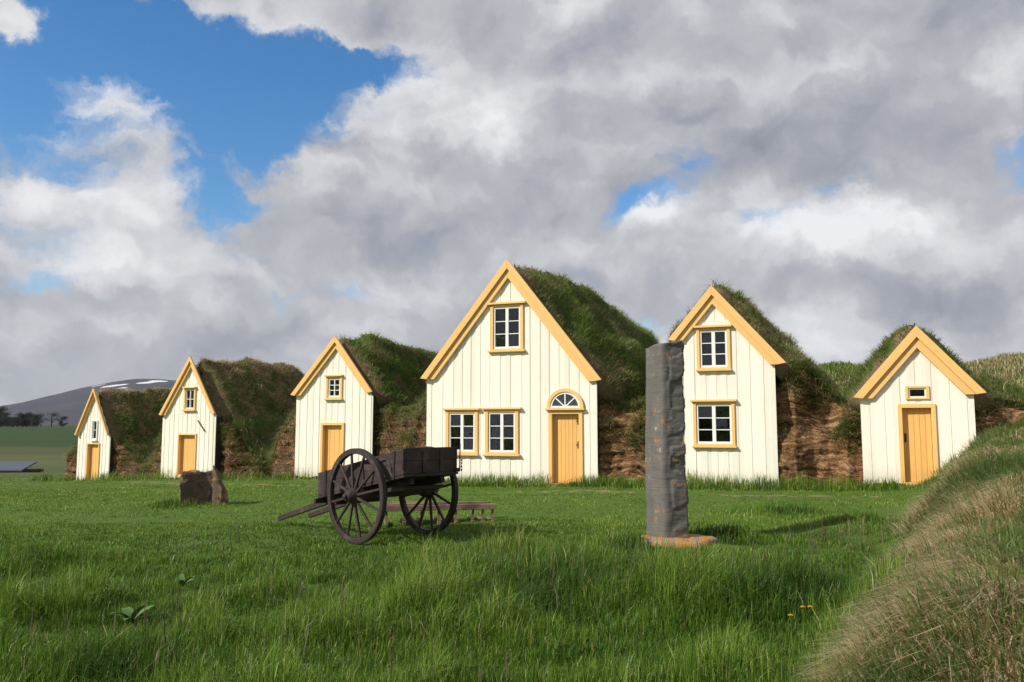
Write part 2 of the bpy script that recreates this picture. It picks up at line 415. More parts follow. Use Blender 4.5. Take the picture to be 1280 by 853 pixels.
def build_window(root, u0, u1, z0, z1, base, cols=2, rows=3, head=.08, sill=.05, cas=.085, thick_mull=True, curtain=0, cas_mat=None):
    m = MB()
    m.box(u0, u0 + cas, -.055, .09, z0, z1); m.box(u1 - cas, u1, -.055, .09, z0, z1)
    m.box(u0 + cas, u1 - cas, -.05, .09, z1 - cas * .8, z1 - .002); m.box(u0 + cas, u1 - cas, -.05, .09, z0, z0 + cas * .5)
    if head: m.box(u0 - head, u1 + head, -.12, -.002, z1 + .001, z1 + .055)
    if sill: m.box(u0 - sill, u1 + sill, -.11, -.002, z0 - .05, z0 - .001)
    w = m.build('window', cas_mat or yellow, root, .006, off=(0, 0, -base))
    a0, a1, b0, b1 = u0 + cas + .002, u1 - cas - .002, z0 + cas * .5 + .002, z1 - cas * .8 - .002
    s = MB(); fr = .045 if (u1 - u0) > .55 else .03
    s.box(a0, a0 + fr, -.022, .06, b0, b1); s.box(a1 - fr, a1, -.022, .06, b0, b1)
    s.box(a0 + fr, a1 - fr, -.02, .06, b1 - fr, b1); s.box(a0 + fr, a1 - fr, -.02, .06, b0, b0 + fr * 1.2)
    i0, i1, j0, j1 = a0 + fr, a1 - fr, b0 + fr * 1.2, b1 - fr
    mw = .085 if thick_mull else .03
    for k in range(1, cols):
        c = lerp(i0, i1, k / cols); s.box(c - mw / 2, c + mw / 2, -.018, .06, j0, j1)
    bw = .022
    for r in range(1, rows):
        zc = lerp(j0, j1, r / rows)
        for k in range(cols):
            p, q = lerp(i0, i1, k / cols) + (mw / 2 if k else 0), lerp(i0, i1, (k + 1) / cols) - (mw / 2 if k < cols - 1 else 0)
            s.box(p, q, -.008, .05, zc - bw / 2, zc + bw / 2)
    s.build('sash', white, w, .004)
    for ch in w.children: ch.data.transform(__import__('mathutils').Matrix.Translation((0, 0, -base)))
    g = MB()
    for k in range(cols):
        for r in range(rows):
            p, q = lerp(i0, i1, k / cols), lerp(i0, i1, (k + 1) / cols); zz0, zz1 = lerp(j0, j1, r / rows), lerp(j0, j1, (r + 1) / rows); d1, d2 = random.uniform(-.012, .012), random.uniform(-.012, .012)
            g.add([(p, .025 - d1 - d2, zz0), (q, .025 + d1 - d2, zz0), (q, .025 + d1 + d2, zz1), (p, .025 - d1 + d2, zz1), (p, .031 - d1 - d2, zz0), (q, .031 + d1 - d2, zz0), (q, .031 + d1 + d2, zz1), (p, .031 - d1 + d2, zz1)],
                  [(0, 1, 2, 3), (7, 6, 5, 4), (0, 4, 5, 1), (1, 5, 6, 2), (2, 6, 7, 3), (3, 7, 4, 0)])
    g.build('pane', glass, w, off=(0, 0, -base))
    bk = MB(); bk.box(a0, a1, .27, .29, b0, b1); bk.build('dark_room_back', darkwood, w, off=(0, 0, -base))  # dark sheet behind the panes, stands in for the unlit room
    if curtain:
        cu = MB(); n = 16
        for (p, q) in ((i0 + .01, lerp(i0, i1, curtain)), (lerp(i0, i1, 1 - curtain * .55), i1 - .01)):
            xs = np.linspace(p, q, n); ys = .10 + .018 * np.sin(np.linspace(0, 15, n))
            cu.add([(x, y, z) for z in (b0 + .02, b1 - .01) for x, y in zip(xs, ys)], [(k, k + 1, n + k + 1, n + k) for k in range(n - 1)])
        cu.build('curtain', cloth, w, off=(0, 0, -base))
    return w

def build_door(root, u0, u1, z0, z1, base, fr=.10, frame_to=None, hinges=False, knob=None, top_mould=.0, planks=6):
    m = MB(); n = planks; y = .10
    us = np.linspace(u0 + .004, u1 - .004, n + 1)
    for k in range(n): m.box(us[k] + .003, us[k + 1] - .003, y + random.uniform(-.003, .003), y + .05, z0 + .02, z1 - .004)
    m.box(u0 + .006, u1 - .006, y + .012, y + .045, z0 + .022, z1 - .006)
    d = m.build('door', yellow_door, root, .003, off=(0, 0, -base))
    f = MB()
    f.box(u0 - fr, u0 - .001, -.05, .16, z0 - .02, z1); f.box(u1 + .001, u1 + fr, -.05, .16, z0 - .02, z1)
    f.box(u0 - fr, u1 + fr, -.052, .16, z1 + .001, z1 + fr)
    if top_mould: f.box(u0 - fr - top_mould, u1 + fr + top_mould, -.13, -.001, z1 + fr + .002, z1 + fr + .055)
    f.box(u0 + .001, u1 - .001, -.04, .16, z0 - .12, z0 + .015)
    f.build('door_frame', yellow, d, .006, off=(0, 0, -base))
    if hinges:
        for zz in (lerp(z0, z1, .56), lerp(z0, z1, .90)):
            h = MB(); h.box(u1 - .075, u1 - .05, y - .02, y - .004, zz - .09, zz + .09); h.box(u1 - .11, u1 - .02, y - .014, y - .004, zz - .012, zz + .012)
            h.build('hinge', iron, d, off=(0, 0, -base))
    if knob is not None:
        h = MB(); h.tube([(knob, y, lerp(z0, z1, .58)), (knob, y - .05, lerp(z0, z1, .58))], .018, 8); h.box(knob - .02, knob + .02, y - .006, y - .001, lerp(z0, z1, .54), lerp(z0, z1, .66))
        h.build('handle', iron, d, off=(0, 0, -base))
    return d

def roof_profile(hs):
    ap, Lp, Rp = hs['apex'], hs['L'], hs['R']
    return np.array(hs['lext'][::-1] + [Lp, ap, Rp] + hs['rext'], float)

def resample(poly, n):
    d = np.r_[0, np.cumsum(np.hypot(*np.diff(poly, axis=0).T))]
    t = np.linspace(0, d[-1], n)
    return np.stack([np.interp(t, d, poly[:, 0]), np.interp(t, d, poly[:, 1])], 1), t / d[-1]

def build_roof(root, hs, base, seed):
    ns, L = 110, hs['len']; nv = int(L / .13)
    prof, _ = resample(roof_profile(hs), ns)
    for _ in range(5):                                  # round the ridge and eaves a little
        prof[1:-1] = prof[1:-1] * .5 + (prof[:-2] + prof[2:]) * .25
    tan = np.gradient(prof, axis=0); nrm = np.stack([-tan[:, 1], tan[:, 0]], 1); nrm /= np.linalg.norm(nrm, axis=1)[:, None]
    if nrm[ns // 2, 1] < 0: nrm = -nrm
    vs = np.r_[.10, .101, np.linspace(.16, L, nv)]
    t1l, t1r = hs['thick']
    side = sstep(-.25, .25, prof[:, 0] - hs['apex'][0]); t1 = t1l * (1 - side) + t1r * side
    P = np.zeros((len(vs), ns, 3)); E = np.zeros((len(vs), ns))
    zb = min(prof[0, 1], prof[-1, 1])
    sl_, sr_ = hs.get('shift', (1.5, .9))
    shift = sl_ * sstep(-.05, .5, hs['L'][0] - prof[:, 0]) + sr_ * sstep(-.05, .6, prof[:, 0] - hs['R'][0])
    for i, v in enumerate(vs):
        grow = sstep(.1, hs.get('grow', .9), v)
        th = hs['t0'] + (t1 - hs['t0']) * grow
        if i == 0: th = th - .35                         # closing lip behind the barge boards
        nz = fbm(prof[:, 0] * 1.1, v * 1.1 + 0 * prof[:, 0], prof[:, 1] * 1.1, 3, seed) * hs['rough'] * 1.5 + .13 * fbm(prof[:, 0] * 3.2, v * 3.2 + 0 * prof[:, 0], prof[:, 1] * 3.2, 3, seed + 9)
        q = prof + nrm * (th + nz * sstep(.1, .6, v))[:, None]
        sag = hs['sag'] * sstep(L * .4, L, v)
        k = math.sqrt(max(0., 1 - (max(0., v - (L - hs['hip'])) / hs['hip']) ** 2)) if hs['hip'] else 1
        z = zb + (q[:, 1] - sag * (q[:, 1] > zb + .6) - zb) * (.25 + .75 * k)
        if v > L - .05: z = np.full(ns, zb)
        u = hs['apex'][0] + (q[:, 0] - hs['apex'][0]) * (.55 + .45 * k)
        P[i, :, 0] = u; P[i, :, 1] = v + shift * (1 - v / L) ** 2; P[i, :, 2] = z - base
        E[i] = (1 - sstep(.15, hs.get('edge', .6), v +  .35 * noise(prof[:, 0] * 2, prof[:, 1] * 2, v * 2, seed + 3))) * (1 - .8 * np.clip(shift, 0, 1)) * sstep(.2, 1.3, z - base)
    ro = grid_object('roof', P, hs['roofmat'], root, {'edge': E})
    # grass growing on it
    n = int(hs['ngrass'] * 1.7)
    fi = rng.uniform(1.5, len(vs) - 2.01, n); fj = rng.uniform(1, ns - 2.01, n)
    i0, j0 = fi.astype(int), fj.astype(int); a, b = (fi - i0)[:, None], (fj - j0)[:, None]
    pt = P[i0, j0] * (1 - a) * (1 - b) + P[i0 + 1, j0] * a * (1 - b) + P[i0, j0 + 1] * (1 - a) * b + P[i0 + 1, j0 + 1] * a * b
    nm = np.cross(P[i0, j0 + 1] - P[i0, j0], P[i0 + 1, j0] - P[i0, j0]); nm /= np.linalg.norm(nm, axis=1)[:, None] + 1e-9
    nm[nm[:, 2] < 0] *= -1
    vv = pt[:, 1]
    keep = (rng.random(n) < .5 + .5 * sstep(.15, hs.get('edge', .8), vv)) & (pt[:, 2] > -.2)
    cl = fbm(pt[:, 0] * 1.3, pt[:, 1] * 1.3, pt[:, 2] * 1.3, 3, seed + 21)
    keep &= rng.random(n) < np.clip(.8 + 1.1 * cl, .3, 1)
    pt, nm, vv, cl = pt[keep], nm[keep], vv[keep], cl[keep]; n = len(pt)
    up = nm * .55 + np.array([0, 0, .75]); up /= np.linalg.norm(up, axis=1)[:, None]
    ang = np.arctan2(nm[:, 1], nm[:, 0]) + rng.normal(0, .7, n)
    h = hs['gh'] * .72 * rng.uniform(.35, 1.25, n) * (.75 + .9 * np.clip(cl + .1, 0, 1)); w = rng.uniform(.009, .02, n)
    dryp = hs['dry'] + .5 * fbm(pt[:, 0] * .8, pt[:, 1] * .8, pt[:, 2] * .8, 2, seed + 31) + .35 * sstep(.5, 0, vv) + hs.get('topdry', 0) * sstep(hs['apex'][1] - base - 1.5, hs['apex'][1] - base - .3, pt[:, 2])
    dry = (rng.random(n) < np.clip(dryp, .02, .97)) * rng.uniform(.5, 1, n)
    g = blades('roof_grass', roofgrass_mat, pt - up * .02, up, h, w, rng.uniform(.4, 1.5, n), ang, np.clip(rng.normal(.50 + .7 * cl, .2), 0, 1), dry, ro)
    g['kind'] = 'stuff'
    return ro

def build_house(name, label, hs, seed):
    rot = hs['rot']; base = hs['base']
    root = empty(name, (hs['o'][0], hs['o'][1], base), -R(rot))
    tag(root, label, 'house', 'turf houses with wooden gables')
    ap, Lp, Rp = hs['apex'], hs['L'], hs['R']; bv = hs['barge']
    # vertical boards, every second one proud of its neighbours
    uL, uR = hs['wall']
    def top(u):
        k = bv * .55
        return lerp(Lp[1], ap[1], (u - Lp[0]) / (ap[0] - Lp[0])) - k if u < ap[0] else lerp(ap[1], Rp[1], (u - ap[0]) / (Rp[0] - ap[0])) - k
    edges = [uL]; r2 = random.Random(seed)
    while edges[-1] < uR - hs['bw'][1]: edges.append(edges[-1] + r2.uniform(*hs['bw']))
    edges.append(uR)
    m = MB()
    for k in range(len(edges) - 1):
        a, b = edges[k], edges[k + 1]
        proud = k % 2 == 0
        if proud: a -= .012; b += .012
        cs = sorted({a, b, *[c for c in [ap[0]] + [x for o in hs['open'] for x in o[:2]] if a < c < b]})
        zb0 = hs['wbase'] + r2.uniform(-.02, .035)
        y0, y1 = (-.010, .0) if proud else (.001, .025)
        y0 += r2.uniform(-.003, .003)
        for p, q in zip(cs[:-1], cs[1:]):
            mid = (p + q) / 2
            for (c, d) in sub_intervals(zb0, 99, [(o[2], o[3]) for o in hs['open'] if o[0] - 1e-6 <= mid <= o[1] + 1e-6]):
                if d > 90: m.prism([(p, c), (q, c), (q, max(c + .01, top(q))), (p, max(c + .01, top(p)))], y0, y1)
                else: m.prism([(p, c), (q, c), (q, d), (p, d)], y0, y1)
    m.build('gable_wall', cream, root, off=(0, 0, -base))
    # timber side walls behind the gable
    m = MB(); dl = hs['len'] - 1.5
    m.box(uL, uL + .06, .026, dl, hs['wbase'] - .2, Lp[1] - .12); m.box(uR - .06, uR, .026, dl, hs['wbase'] - .2, Rp[1] - .12)
    m.box(uL + .07, uR - .07, .30, .34, hs['wbase'] - .1, min(Lp[1], Rp[1]) - .15)  # hidden dark cross panel, added to keep light from leaking through
    m.build('side_wall', darkwood, root, off=(0, 0, -base))
    # barge boards: outer and inner board on each slope
    for T, sg in ((Lp, -1), (Rp, 1)):
        sl = (ap[1] - T[1]) / (ap[0] - T[0])
        def low(k): # point on the line k below the top line, cut level with the tip
            zc = T[1] - .03
            return (T[0] + (zc - (T[1] - k)) / sl, zc)
        b1 = MB(); k = bv * .52
        b1.prism([T, ap, (ap[0], ap[1] - k), low(k)], -.165, -.105 if sg < 0 else -.1045)
        o = b1.build('barge_board', yellow, root, .006, off=(0, 0, -base))
        b2 = MB(); t0 = (ap[0], ap[1] - k * .8); tl = low(k * .8); tl2 = low(bv)
        b2.prism([tl, t0, (ap[0], ap[1] - bv), tl2], -.10, -.028 if sg < 0 else -.0285)
        b2.build('fascia_board', yellow, o, .005, off=(0, 0, -base))
    for d in hs.get('doors', []): build_door(root, base=base, **d)
    for w in hs.get('windows', []): build_window(root, base=base, **w)
    if hs.get('fan'):
        c, zc, r0, r1 = hs['fan']
        n = 22
        arc = lambda r, a0=0, a1=math.pi: [(c + r * math.cos(t), zc + r * math.sin(t)) for t in np.linspace(a0, a1, n)]
        def ring(ra, rb, y0, y1, mb):
            A, B = arc(ra), arc(rb)
            for i in range(n - 1): mb.prism([A[i], A[i + 1], B[i + 1], B[i]], y0, y1)
        m = MB(); ring(r1, r1 - .085, -.085, -.02, m); f = m.build('fanlight', yellow, root, off=(0, 0, -base))
        m = MB(); ring(r1 - .087, r0, -.06, -.021, m); m.box(c - r0 - .02, c + r0 + .02, -.058, -.021, zc + .002, zc + .05)
        for t in (45, 90, 135):
            t = R(t); dx, dz = math.cos(t), math.sin(t); px, pz = -dz * .014, dx * .014
            m.prism([(c + px + dx * .03, zc + pz + dz * .03 + .02), (c - px + dx * .03, zc - pz + dz * .03 + .02), (c - px + dx * (r0 - .002), zc - pz + dz * (r0 - .002)), (c + px + dx * (r0 - .002), zc + pz + dz * (r0 - .002))], -.056, -.0215)
        m.build('sash', white, f, off=(0, 0, -base))
        m = MB(); m.prism(arc(r0 + .01), -.03, -.0225); m.build('pane', glass, f, off=(0, 0, -base))
    if hs.get('hook'):
        (ua, za), (ub, zb2) = hs['hook']; m = MB(); m.beam((ua, -.045, za), (ub, -.045, zb2), .03, .045, (0, 1, 0)); m.build('wooden_peg', oldwood, root, off=(0, 0, -base))
    build_roof(root, hs, base, seed)
    a = R(rot); e = np.array([math.cos(a), -math.sin(a)]); nn = np.array([math.sin(a), math.cos(a)])
    hs['P'] = lambda u, v, o=np.array(hs['o']), e=e, nn=nn: o + e * u + nn * v
    HOUSES.append(hs)
    return root

HA = dict(o=(-16.91, 33.5), rot=25, base=-.73, wbase=-.74, apex=(.12, 3.05), L=(-.85, 1.16), R=(1.08, 1.165), barge=.30, wall=(-.79, 1.05), bw=(.08, .11),
          open=[(-.17, .45, -.8, .78), (.04, .31, .98, 1.72)], len=7.0, hip=1.2, sag=.1, shift=(1.2, .3), thick=(.12, .14), t0=-.06, rough=.16, roofmat=turf_brown, ngrass=22000, gh=.26, dry=.36, topdry=.5,
          lext=[(-1.3, .4), (-1.6, -.5), (-1.7, -1.3)], rext=[(1.55, .3), (2.0, -.5), (2.2, -1.2)],
          doors=[dict(u0=-.17, u1=.45, z0=-.68, z1=.78, fr=.05, planks=4)],
          windows=[dict(u0=.0, u1=.33, z0=.96, z1=1.74, cols=1, rows=2, head=0, sill=.02, cas=.045, cas_mat=white)])
HB = dict(o=(-11.48, 29.5), rot=25, base=-.32, wbase=-.33, apex=(.09, 4.01), L=(-1.318, 1.93), R=(1.35, 1.965), barge=.38, wall=(-1.25, 1.27), bw=(.085, .125),
          open=[(-.40, .36, -.6, 1.2), (-.20, .27, 2.14, 2.82)], len=6.6, hip=1.3, sag=.08, thick=(.1, .14), t0=-.32, grow=.55, rough=.16, roofmat=turf_brown, ngrass=30000, gh=.24, dry=.32, topdry=.75, edge=.75, shift=(1.5, .75),
          lext=[(-1.9, 1.2), (-2.2, .2), (-2.3, -1)], rext=[(1.78, 1.15), (2.2, .45), (2.45, -.1), (2.6, -.8)],
          doors=[dict(u0=-.40, u1=.36, z0=-.20, z1=1.2, fr=.06, planks=5)], hook=((.47, 1.72), (.82, 1.33)),
          windows=[dict(u0=-.24, u1=.31, z0=2.10, z1=2.86, cols=2, rows=2, head=.03, sill=.03, cas=.07, thick_mull=False)])
HC = dict(o=(-5.56, 26), rot=23, base=-.04, wbase=-.06, apex=(.056, 4.363), L=(-1.6, 2.52), R=(1.464, 2.58), barge=.40, wall=(-1.455, 1.40), bw=(.09, .15),
          open=[(-.40, .30, -.3, 1.555), (-.28, .25, 2.42, 3.05)], len=8.5, hip=1.6, sag=.25, thick=(.12, .2), t0=.0, grow=.5, rough=.2, roofmat=turf_green, ngrass=26000, gh=.3, dry=.10,
          lext=[(-2.2, 1.9), (-2.5, .9), (-2.6, -.5)], rext=[(2.05, 1.95), (2.6, 1.2), (2.9, .2), (3.0, -.5)],
          doors=[dict(u0=-.40, u1=.30, z0=.03, z1=1.555, fr=.085, planks=4)],
          windows=[dict(u0=-.32, u1=.288, z0=2.39, z1=3.08, cols=2, rows=3, head=.02, sill=.03, cas=.075, thick_mull=False)])
HD = dict(o=(0, 22), rot=22, base=-.02, wbase=-.03, apex=(-.086, 6.02), L=(-2.68, 2.85), R=(2.507, 2.71), barge=.51, wall=(-2.53, 2.33), bw=(.095, .175),
          open=[(1.133, 1.857, -.3, 1.85), (-.55, .27, 3.58, 4.76), (-1.88, -1.03, .83, 1.92), (-.71, .13, .83, 1.92)], len=17.3, hip=3.2, sag=.55, thick=(.15, .26), t0=-.05, grow=2.4, rough=.24,
          roofmat=turf_green, ngrass=62000, gh=.30, dry=.12, edge=1.0,
          lext=[(-3.2, 2.1), (-3.4, 1), (-3.4, -.5)], rext=[(3.05, 2.05), (3.5, 1.5), (3.9, 1.0), (4.1, -.5)],
          doors=[dict(u0=1.133, u1=1.857, z0=.06, z1=1.85, fr=.10, hinges=True, top_mould=.07, planks=7)],
          windows=[dict(u0=-.614, u1=.337, z0=3.56, z1=4.80, head=.09, sill=.06, cas=.085), dict(u0=-1.942, u1=-.975, z0=.80, z1=1.97, head=.07, sill=.03, cas=.095, curtain=.26), dict(u0=-.768, u1=.195, z0=.80, z1=1.98, head=.09, sill=.05, cas=.095, curtain=.22)],
          fan=(1.497, 2.01, .36, .50))
HE = dict(o=(5.18, 19.9), rot=22, base=.09, wbase=.11, apex=(-.297, 4.954), L=(-1.386, 3.656), R=(1.38, 3.02), barge=.45, wall=(-1.19, 1.10), bw=(.11, .17),
          open=[(-.66, .06, 2.95, 3.90), (-.78, .12, 1.12, 2.1)], len=8.0, hip=2.2, sag=.6, thick=(.20, .28), t0=-.03, grow=.9, rough=.2, roofmat=turf_brown, ngrass=30000, gh=.30, dry=.42, edge=.9,
          lext=[(-1.9, 3.0), (-2.2, 2.0), (-2.3, -.2)], rext=[(1.75, 2.6), (1.95, 2.2), (2.0, 1.0), (2.0, -.2)],
          windows=[dict(u0=-.702, u1=.101, z0=2.92, z1=3.93, head=.05, sill=.02, cas=.075), dict(u0=-.824, u1=.163, z0=1.08, z1=2.13, head=.05, sill=.03, cas=.075)])
HF = dict(o=(9.04, 18.4), rot=22, base=.27, wbase=.27, apex=(.005, 3.78), L=(-1.345, 2.196), R=(1.31, 2.265), barge=.50, wall=(-1.19, 1.08), bw=(.14, .18),
          open=[(-.35, .231, .1, 1.95), (-.21, .16, 2.19, 2.40)], len=6.5, hip=1.6, sag=.2, thick=(.15, .10), t0=-.02, grow=.35, rough=.16, roofmat=turf_green, ngrass=30000, gh=.26, dry=.22, edge=.25,
          lext=[(-1.9, 1.6), (-2.2, .8), (-2.2, -.2)], rext=[(1.8, 1.7), (2.3, 1.2), (2.8, .4), (3, -.2)],
          doors=[dict(u0=-.35, u1=.231, z0=.30, z1=1.95, fr=.09, knob=-.30, planks=5)],
          windows=[dict(u0=-.267, u1=.213, z0=2.14, z1=2.44, cols=1, rows=1, head=0, sill=0, cas=.06)])
build_house('turf_house', 'small narrow cream gable with one slit window at the far left end of the row', HA, 3)
build_house('turf_house', 'narrow cream gable with a slanted wooden peg by its door, behind the boulder', HB, 14)
build_house('turf_house', 'cream gable with small square window and plain door, behind the cart wheel', HC, 25)
build_house('turf_house', 'largest cream gable with three windows and a fanlight over its ochre door', HD, 36)
build_house('turf_house', 'tall cream gable with two windows and no door, beside the standing stone', HE, 47)
build_house('turf_house', 'low wide-boarded cream gable with tiny window over its door, at the grassy bank', HF, 58)

# ------------------------------------------------------------------ turf walls between the gables
def turf_wall(label, pts, tops, back, depth=5.0, seed=0, ngrass=3500, gh=.25, dry=.2, batter=.22, rise=.12, face=None):
    """pts: plan polyline of the front foot; tops: (a, z) top height; back: unit vector into the mass"""
    pts = np.array(pts, float); back = np.array(back, float)
    pl, a = resample(pts, 90)
    H = np.interp(a, [t[0] for t in tops], [t[1] for t in tops]); 
    for _ in range(4): H[1:-1] = H[1:-1] * .5 + (H[:-2] + H[2:]) * .25
    H = H + .10 * fbm(pl[:, 0] * 1.8, pl[:, 1] * 1.8, 0, 3, seed)
    g0 = ground_z(pl[:, 0], pl[:, 1]) - .15
    nh, nb = 64, 26
    P = np.zeros((nh + nb, 90, 3))
    cen = pl.mean(0); base = float(g0.min())
    for i in range(nh):
        h = i / (nh - 1); z = g0 + (H - g0) * h
        lay = noise(pl[:, 0] * .8, pl[:, 1] * .8, z * 7.5 + .5 * noise(pl[:, 0] * .9, pl[:, 1] * .9, z, seed + 2), seed + 1)
        d = batter * h + .06 * lay + .26 * fbm(pl[:, 0] * 1.1, pl[:, 1] * 1.1, z * 1.1, 4, seed + 4) + .05 * fbm(pl[:, 0] * 5, pl[:, 1] * 5, z * 9, 3, seed + 5)
        rowi = np.floor(z * 5.2 + .25 * noise(pl[:, 0], pl[:, 1], 0, seed)); d = d + .05 * (_hash(rowi, np.floor(np.hypot(pl[:, 0], pl[:, 1]) * 2.6 + rowi * .37), rowi * 0, seed) - .5)
        d = d + .30 * max(0, h - .88) / .12 * .6
        P[i, :, 0] = pl[:, 0] + back[0] * d; P[i, :, 1] = pl[:, 1] + back[1] * d; P[i, :, 2] = z
    for i in range(nb):
        t = (i + 1) / nb; d = batter + .18 + depth * t ** 1.6
        q = pl + back * d; q = cen + (q - cen)
        z = H + rise * depth * t ** 1.3 + .14 * fbm(q[:, 0] * 1.3, q[:, 1] * 1.3, 0, 3, seed + 6) * min(1, t * 4)
        P[nh + i] = np.stack([q[:, 0], q[:, 1], z], 1)
    o = np.array([cen[0], cen[1], base])
    root = empty('turf_wall', tuple(o)); tag(root, label, 'turf wall', 'turf walls between the gables')
    E = np.zeros(P.shape[:2])
    grid_object('wall_face', (P[:nh] - o), face or strata, root)
    tp = grid_object('turf_top', (P[nh - 3:] - o), turf_green, root, {'edge': np.zeros(P[nh - 3:].shape[:2])})
    # tufts hanging from the face itself, thinning out downwards
    nf = int(ngrass * .9); hf = 1 - np.abs(rng.normal(0, .26, nf)); fj = rng.uniform(0, 88.99, nf); k = hf > .05; hf, fj = hf[k], fj[k]
    fi = hf * (nh - 2); i0, j0 = fi.astype(int), fj.astype(int); pf = P[i0, j0] + (P[i0 + 1, j0 + 1] - P[i0, j0]) * rng.random((len(fi), 1)) - o
    cf = fbm(pf[:, 0] * 1.6, pf[:, 1] * 1.6, pf[:, 2] * 2.2, 3, seed + 12); k = rng.random(len(pf)) < np.clip(.45 + 1.6 * cf + .5 * (hf[:len(pf)] - .75), 0, 1); pf, cf = pf[k], cf[k]; nf = len(pf)
    g = blades('hanging_grass', roofgrass_mat, pf, np.tile(np.append(-back * .75, .45)[None], (nf, 1)), gh * rng.uniform(.35, 1.1, nf), rng.uniform(.009, .018, nf), rng.uniform(.9, 1.7, nf), math.atan2(-back[1], -back[0]) + rng.normal(0, .8, nf),
               np.clip(rng.normal(.45, .25, nf), 0, 1), (rng.random(nf) < .68 - cf) * rng.uniform(.25, .9, nf), root)
    g['kind'] = 'stuff'
    n = ngrass; fi = nh - 4 + (nb + 2.9) * rng.random(n) ** 1.5; fj = rng.uniform(0, 88.99, n)
    fi = np.minimum(fi, nh + nb - 1.01); i0, j0 = fi.astype(int), fj.astype(int); A, B = (fi - i0)[:, None], (fj - j0)[:, None]
    pt = P[i0, j0] * (1 - A) * (1 - B) + P[i0 + 1, j0] * A * (1 - B) + P[i0, j0 + 1] * (1 - A) * B + P[i0 + 1, j0 + 1] * A * B - o
    ang = math.atan2(-back[1], -back[0]) + rng.normal(0, .9, n)
    cl = fbm(pt[:, 0] * 1.5, pt[:, 1] * 1.5, 0, 3, seed + 7)
    h = gh * rng.uniform(.4, 1.3, n) * (.8 + cl * .7); dr = (rng.random(n) < np.clip(dry + cl * .6, 0, 1)) * rng.uniform(.5, 1, n)
    up = np.tile(np.array([[0, 0, 1.0]]), (n, 1)) + np.append(-back, 0) * .25
    g = blades('wall_grass', roofgrass_mat, pt, up, h, rng.uniform(.012, .024, n), rng.uniform(.3, 1.3, n), ang, np.clip(rng.normal(.6, .22, n), 0, 1), dr, tp)
    g['kind'] = 'stuff'
    return root

def nvec(h): a = R(h['rot']); return np.array([math.sin(a), math.cos(a)])
def mid(a, b, t, back=0.0, n=(0, 0)): return lerp(np.array(a), np.array(b), t) + np.array(n) * back
A_l, A_r = HA['P'](HA['wall'][0], .12), HA['P'](HA['wall'][1], .12)
B_l, B_r = HB['P'](HB['wall'][0], .12), HB['P'](HB['wall'][1], .12)
C_l, C_r = HC['P'](HC['wall'][0], .12), HC['P'](HC['wall'][1], .12)
D_l, D_r = HD['P'](HD['wall'][0], .12), HD['P'](HD['wall'][1], .12)
E_l, E_r = HE['P'](HE['wall'][0], .12), HE['P'](HE['wall'][1], .12)
F_l, F_r = HF['P'](HF['wall'][0], .12), HF['P'](HF['wall'][1], .12)
nA, nC, nD, nF = nvec(HA), nvec(HC), nvec(HD), nvec(HF)
lw = HA['P'](-1.95, .35)
turf_wall('short reddish turf wall end on the outer left side of the smallest gable', [HA['P'](-2.0, 1.6), lw, mid(lw, A_l, .5), A_l], [(0, -.2), (.35, .15), (.6, .6), (1, .95)], nA, 3, 71, 1500, rise=.02, face=herring)
turf_wall('low turf wall dipping to grass between the two leftmost gables', [A_r, mid(A_r, B_l, .2, .15, nA), mid(A_r, B_l, .42, .55, nA), mid(A_r, B_l, .7, .2, nA), B_l],
          [(0, .95), (.12, .7), (.3, .0), (.5, .15), (.75, 1.1), (1, 1.75)], nA, 4, 82, 4500, rise=.1, face=herring)
turf_wall('turf wall with grassy hollow and herringbone pier, behind the boulder right side', [B_r, mid(B_r, C_l, .14, .0, nA), mid(B_r, C_l, .25, .35, nA), mid(B_r, C_l, .5, .6, nA), mid(B_r, C_l, .68, .15, nA), C_l],
          [(0, 1.85), (.14, 1.5), (.24, .75), (.42, .3), (.55, .7), (.72, 1.5), (1, 2.35)], nA, 4, 93, 6000, rise=.12, face=herring)
turf_wall('brown turf wall showing above the cart box, between two gables', [C_r, mid(C_r, D_l, .3, .35, nC), mid(C_r, D_l, .7, .2, nC), D_l],
          [(0, 2.25), (.3, 1.95), (.6, 1.9), (.85, 2.4), (1, 2.75)], nC, 5, 104, 6000, rise=.12, face=herring)
turf_wall('pale-layered turf wall seen left of the standing stone by the fanlight door', [D_r, mid(D_r, E_l, .3, .25, nD), mid(D_r, E_l, .7, .3, nD), E_l],
          [(0, 2.3), (.25, 2.0), (.6, 2.05), (.8, 2.6), (1, 2.85)], nD, 5, 115, 4500, rise=.1)
turf_wall('tall bulging turf wall with reddish ends right of the two-window gable', [E_r, mid(E_r, F_l, .22, -.12, nD), mid(E_r, F_l, .42, .25, nD), mid(E_r, F_l, .62, .32, nD), mid(E_r, F_l, .82, -.05, nD), F_l],
          [(0, 2.9), (.12, 3.0), (.35, 2.95), (.5, 2.75), (.62, 2.35), (.8, 2.1), (1, 2.25)], nD, 5, 126, 7000, batter=.35, rise=.06)
rw = HF['P'](2.7, .5)
turf_wall('dark turf wall end on the right side of the lowest wide-boarded gable', [F_r, mid(F_r, rw, .5, .1, nF), rw], [(0, 2.15), (.4, 2.0), (1, 1.7)], nF, 3, 137, 3000, rise=.25)

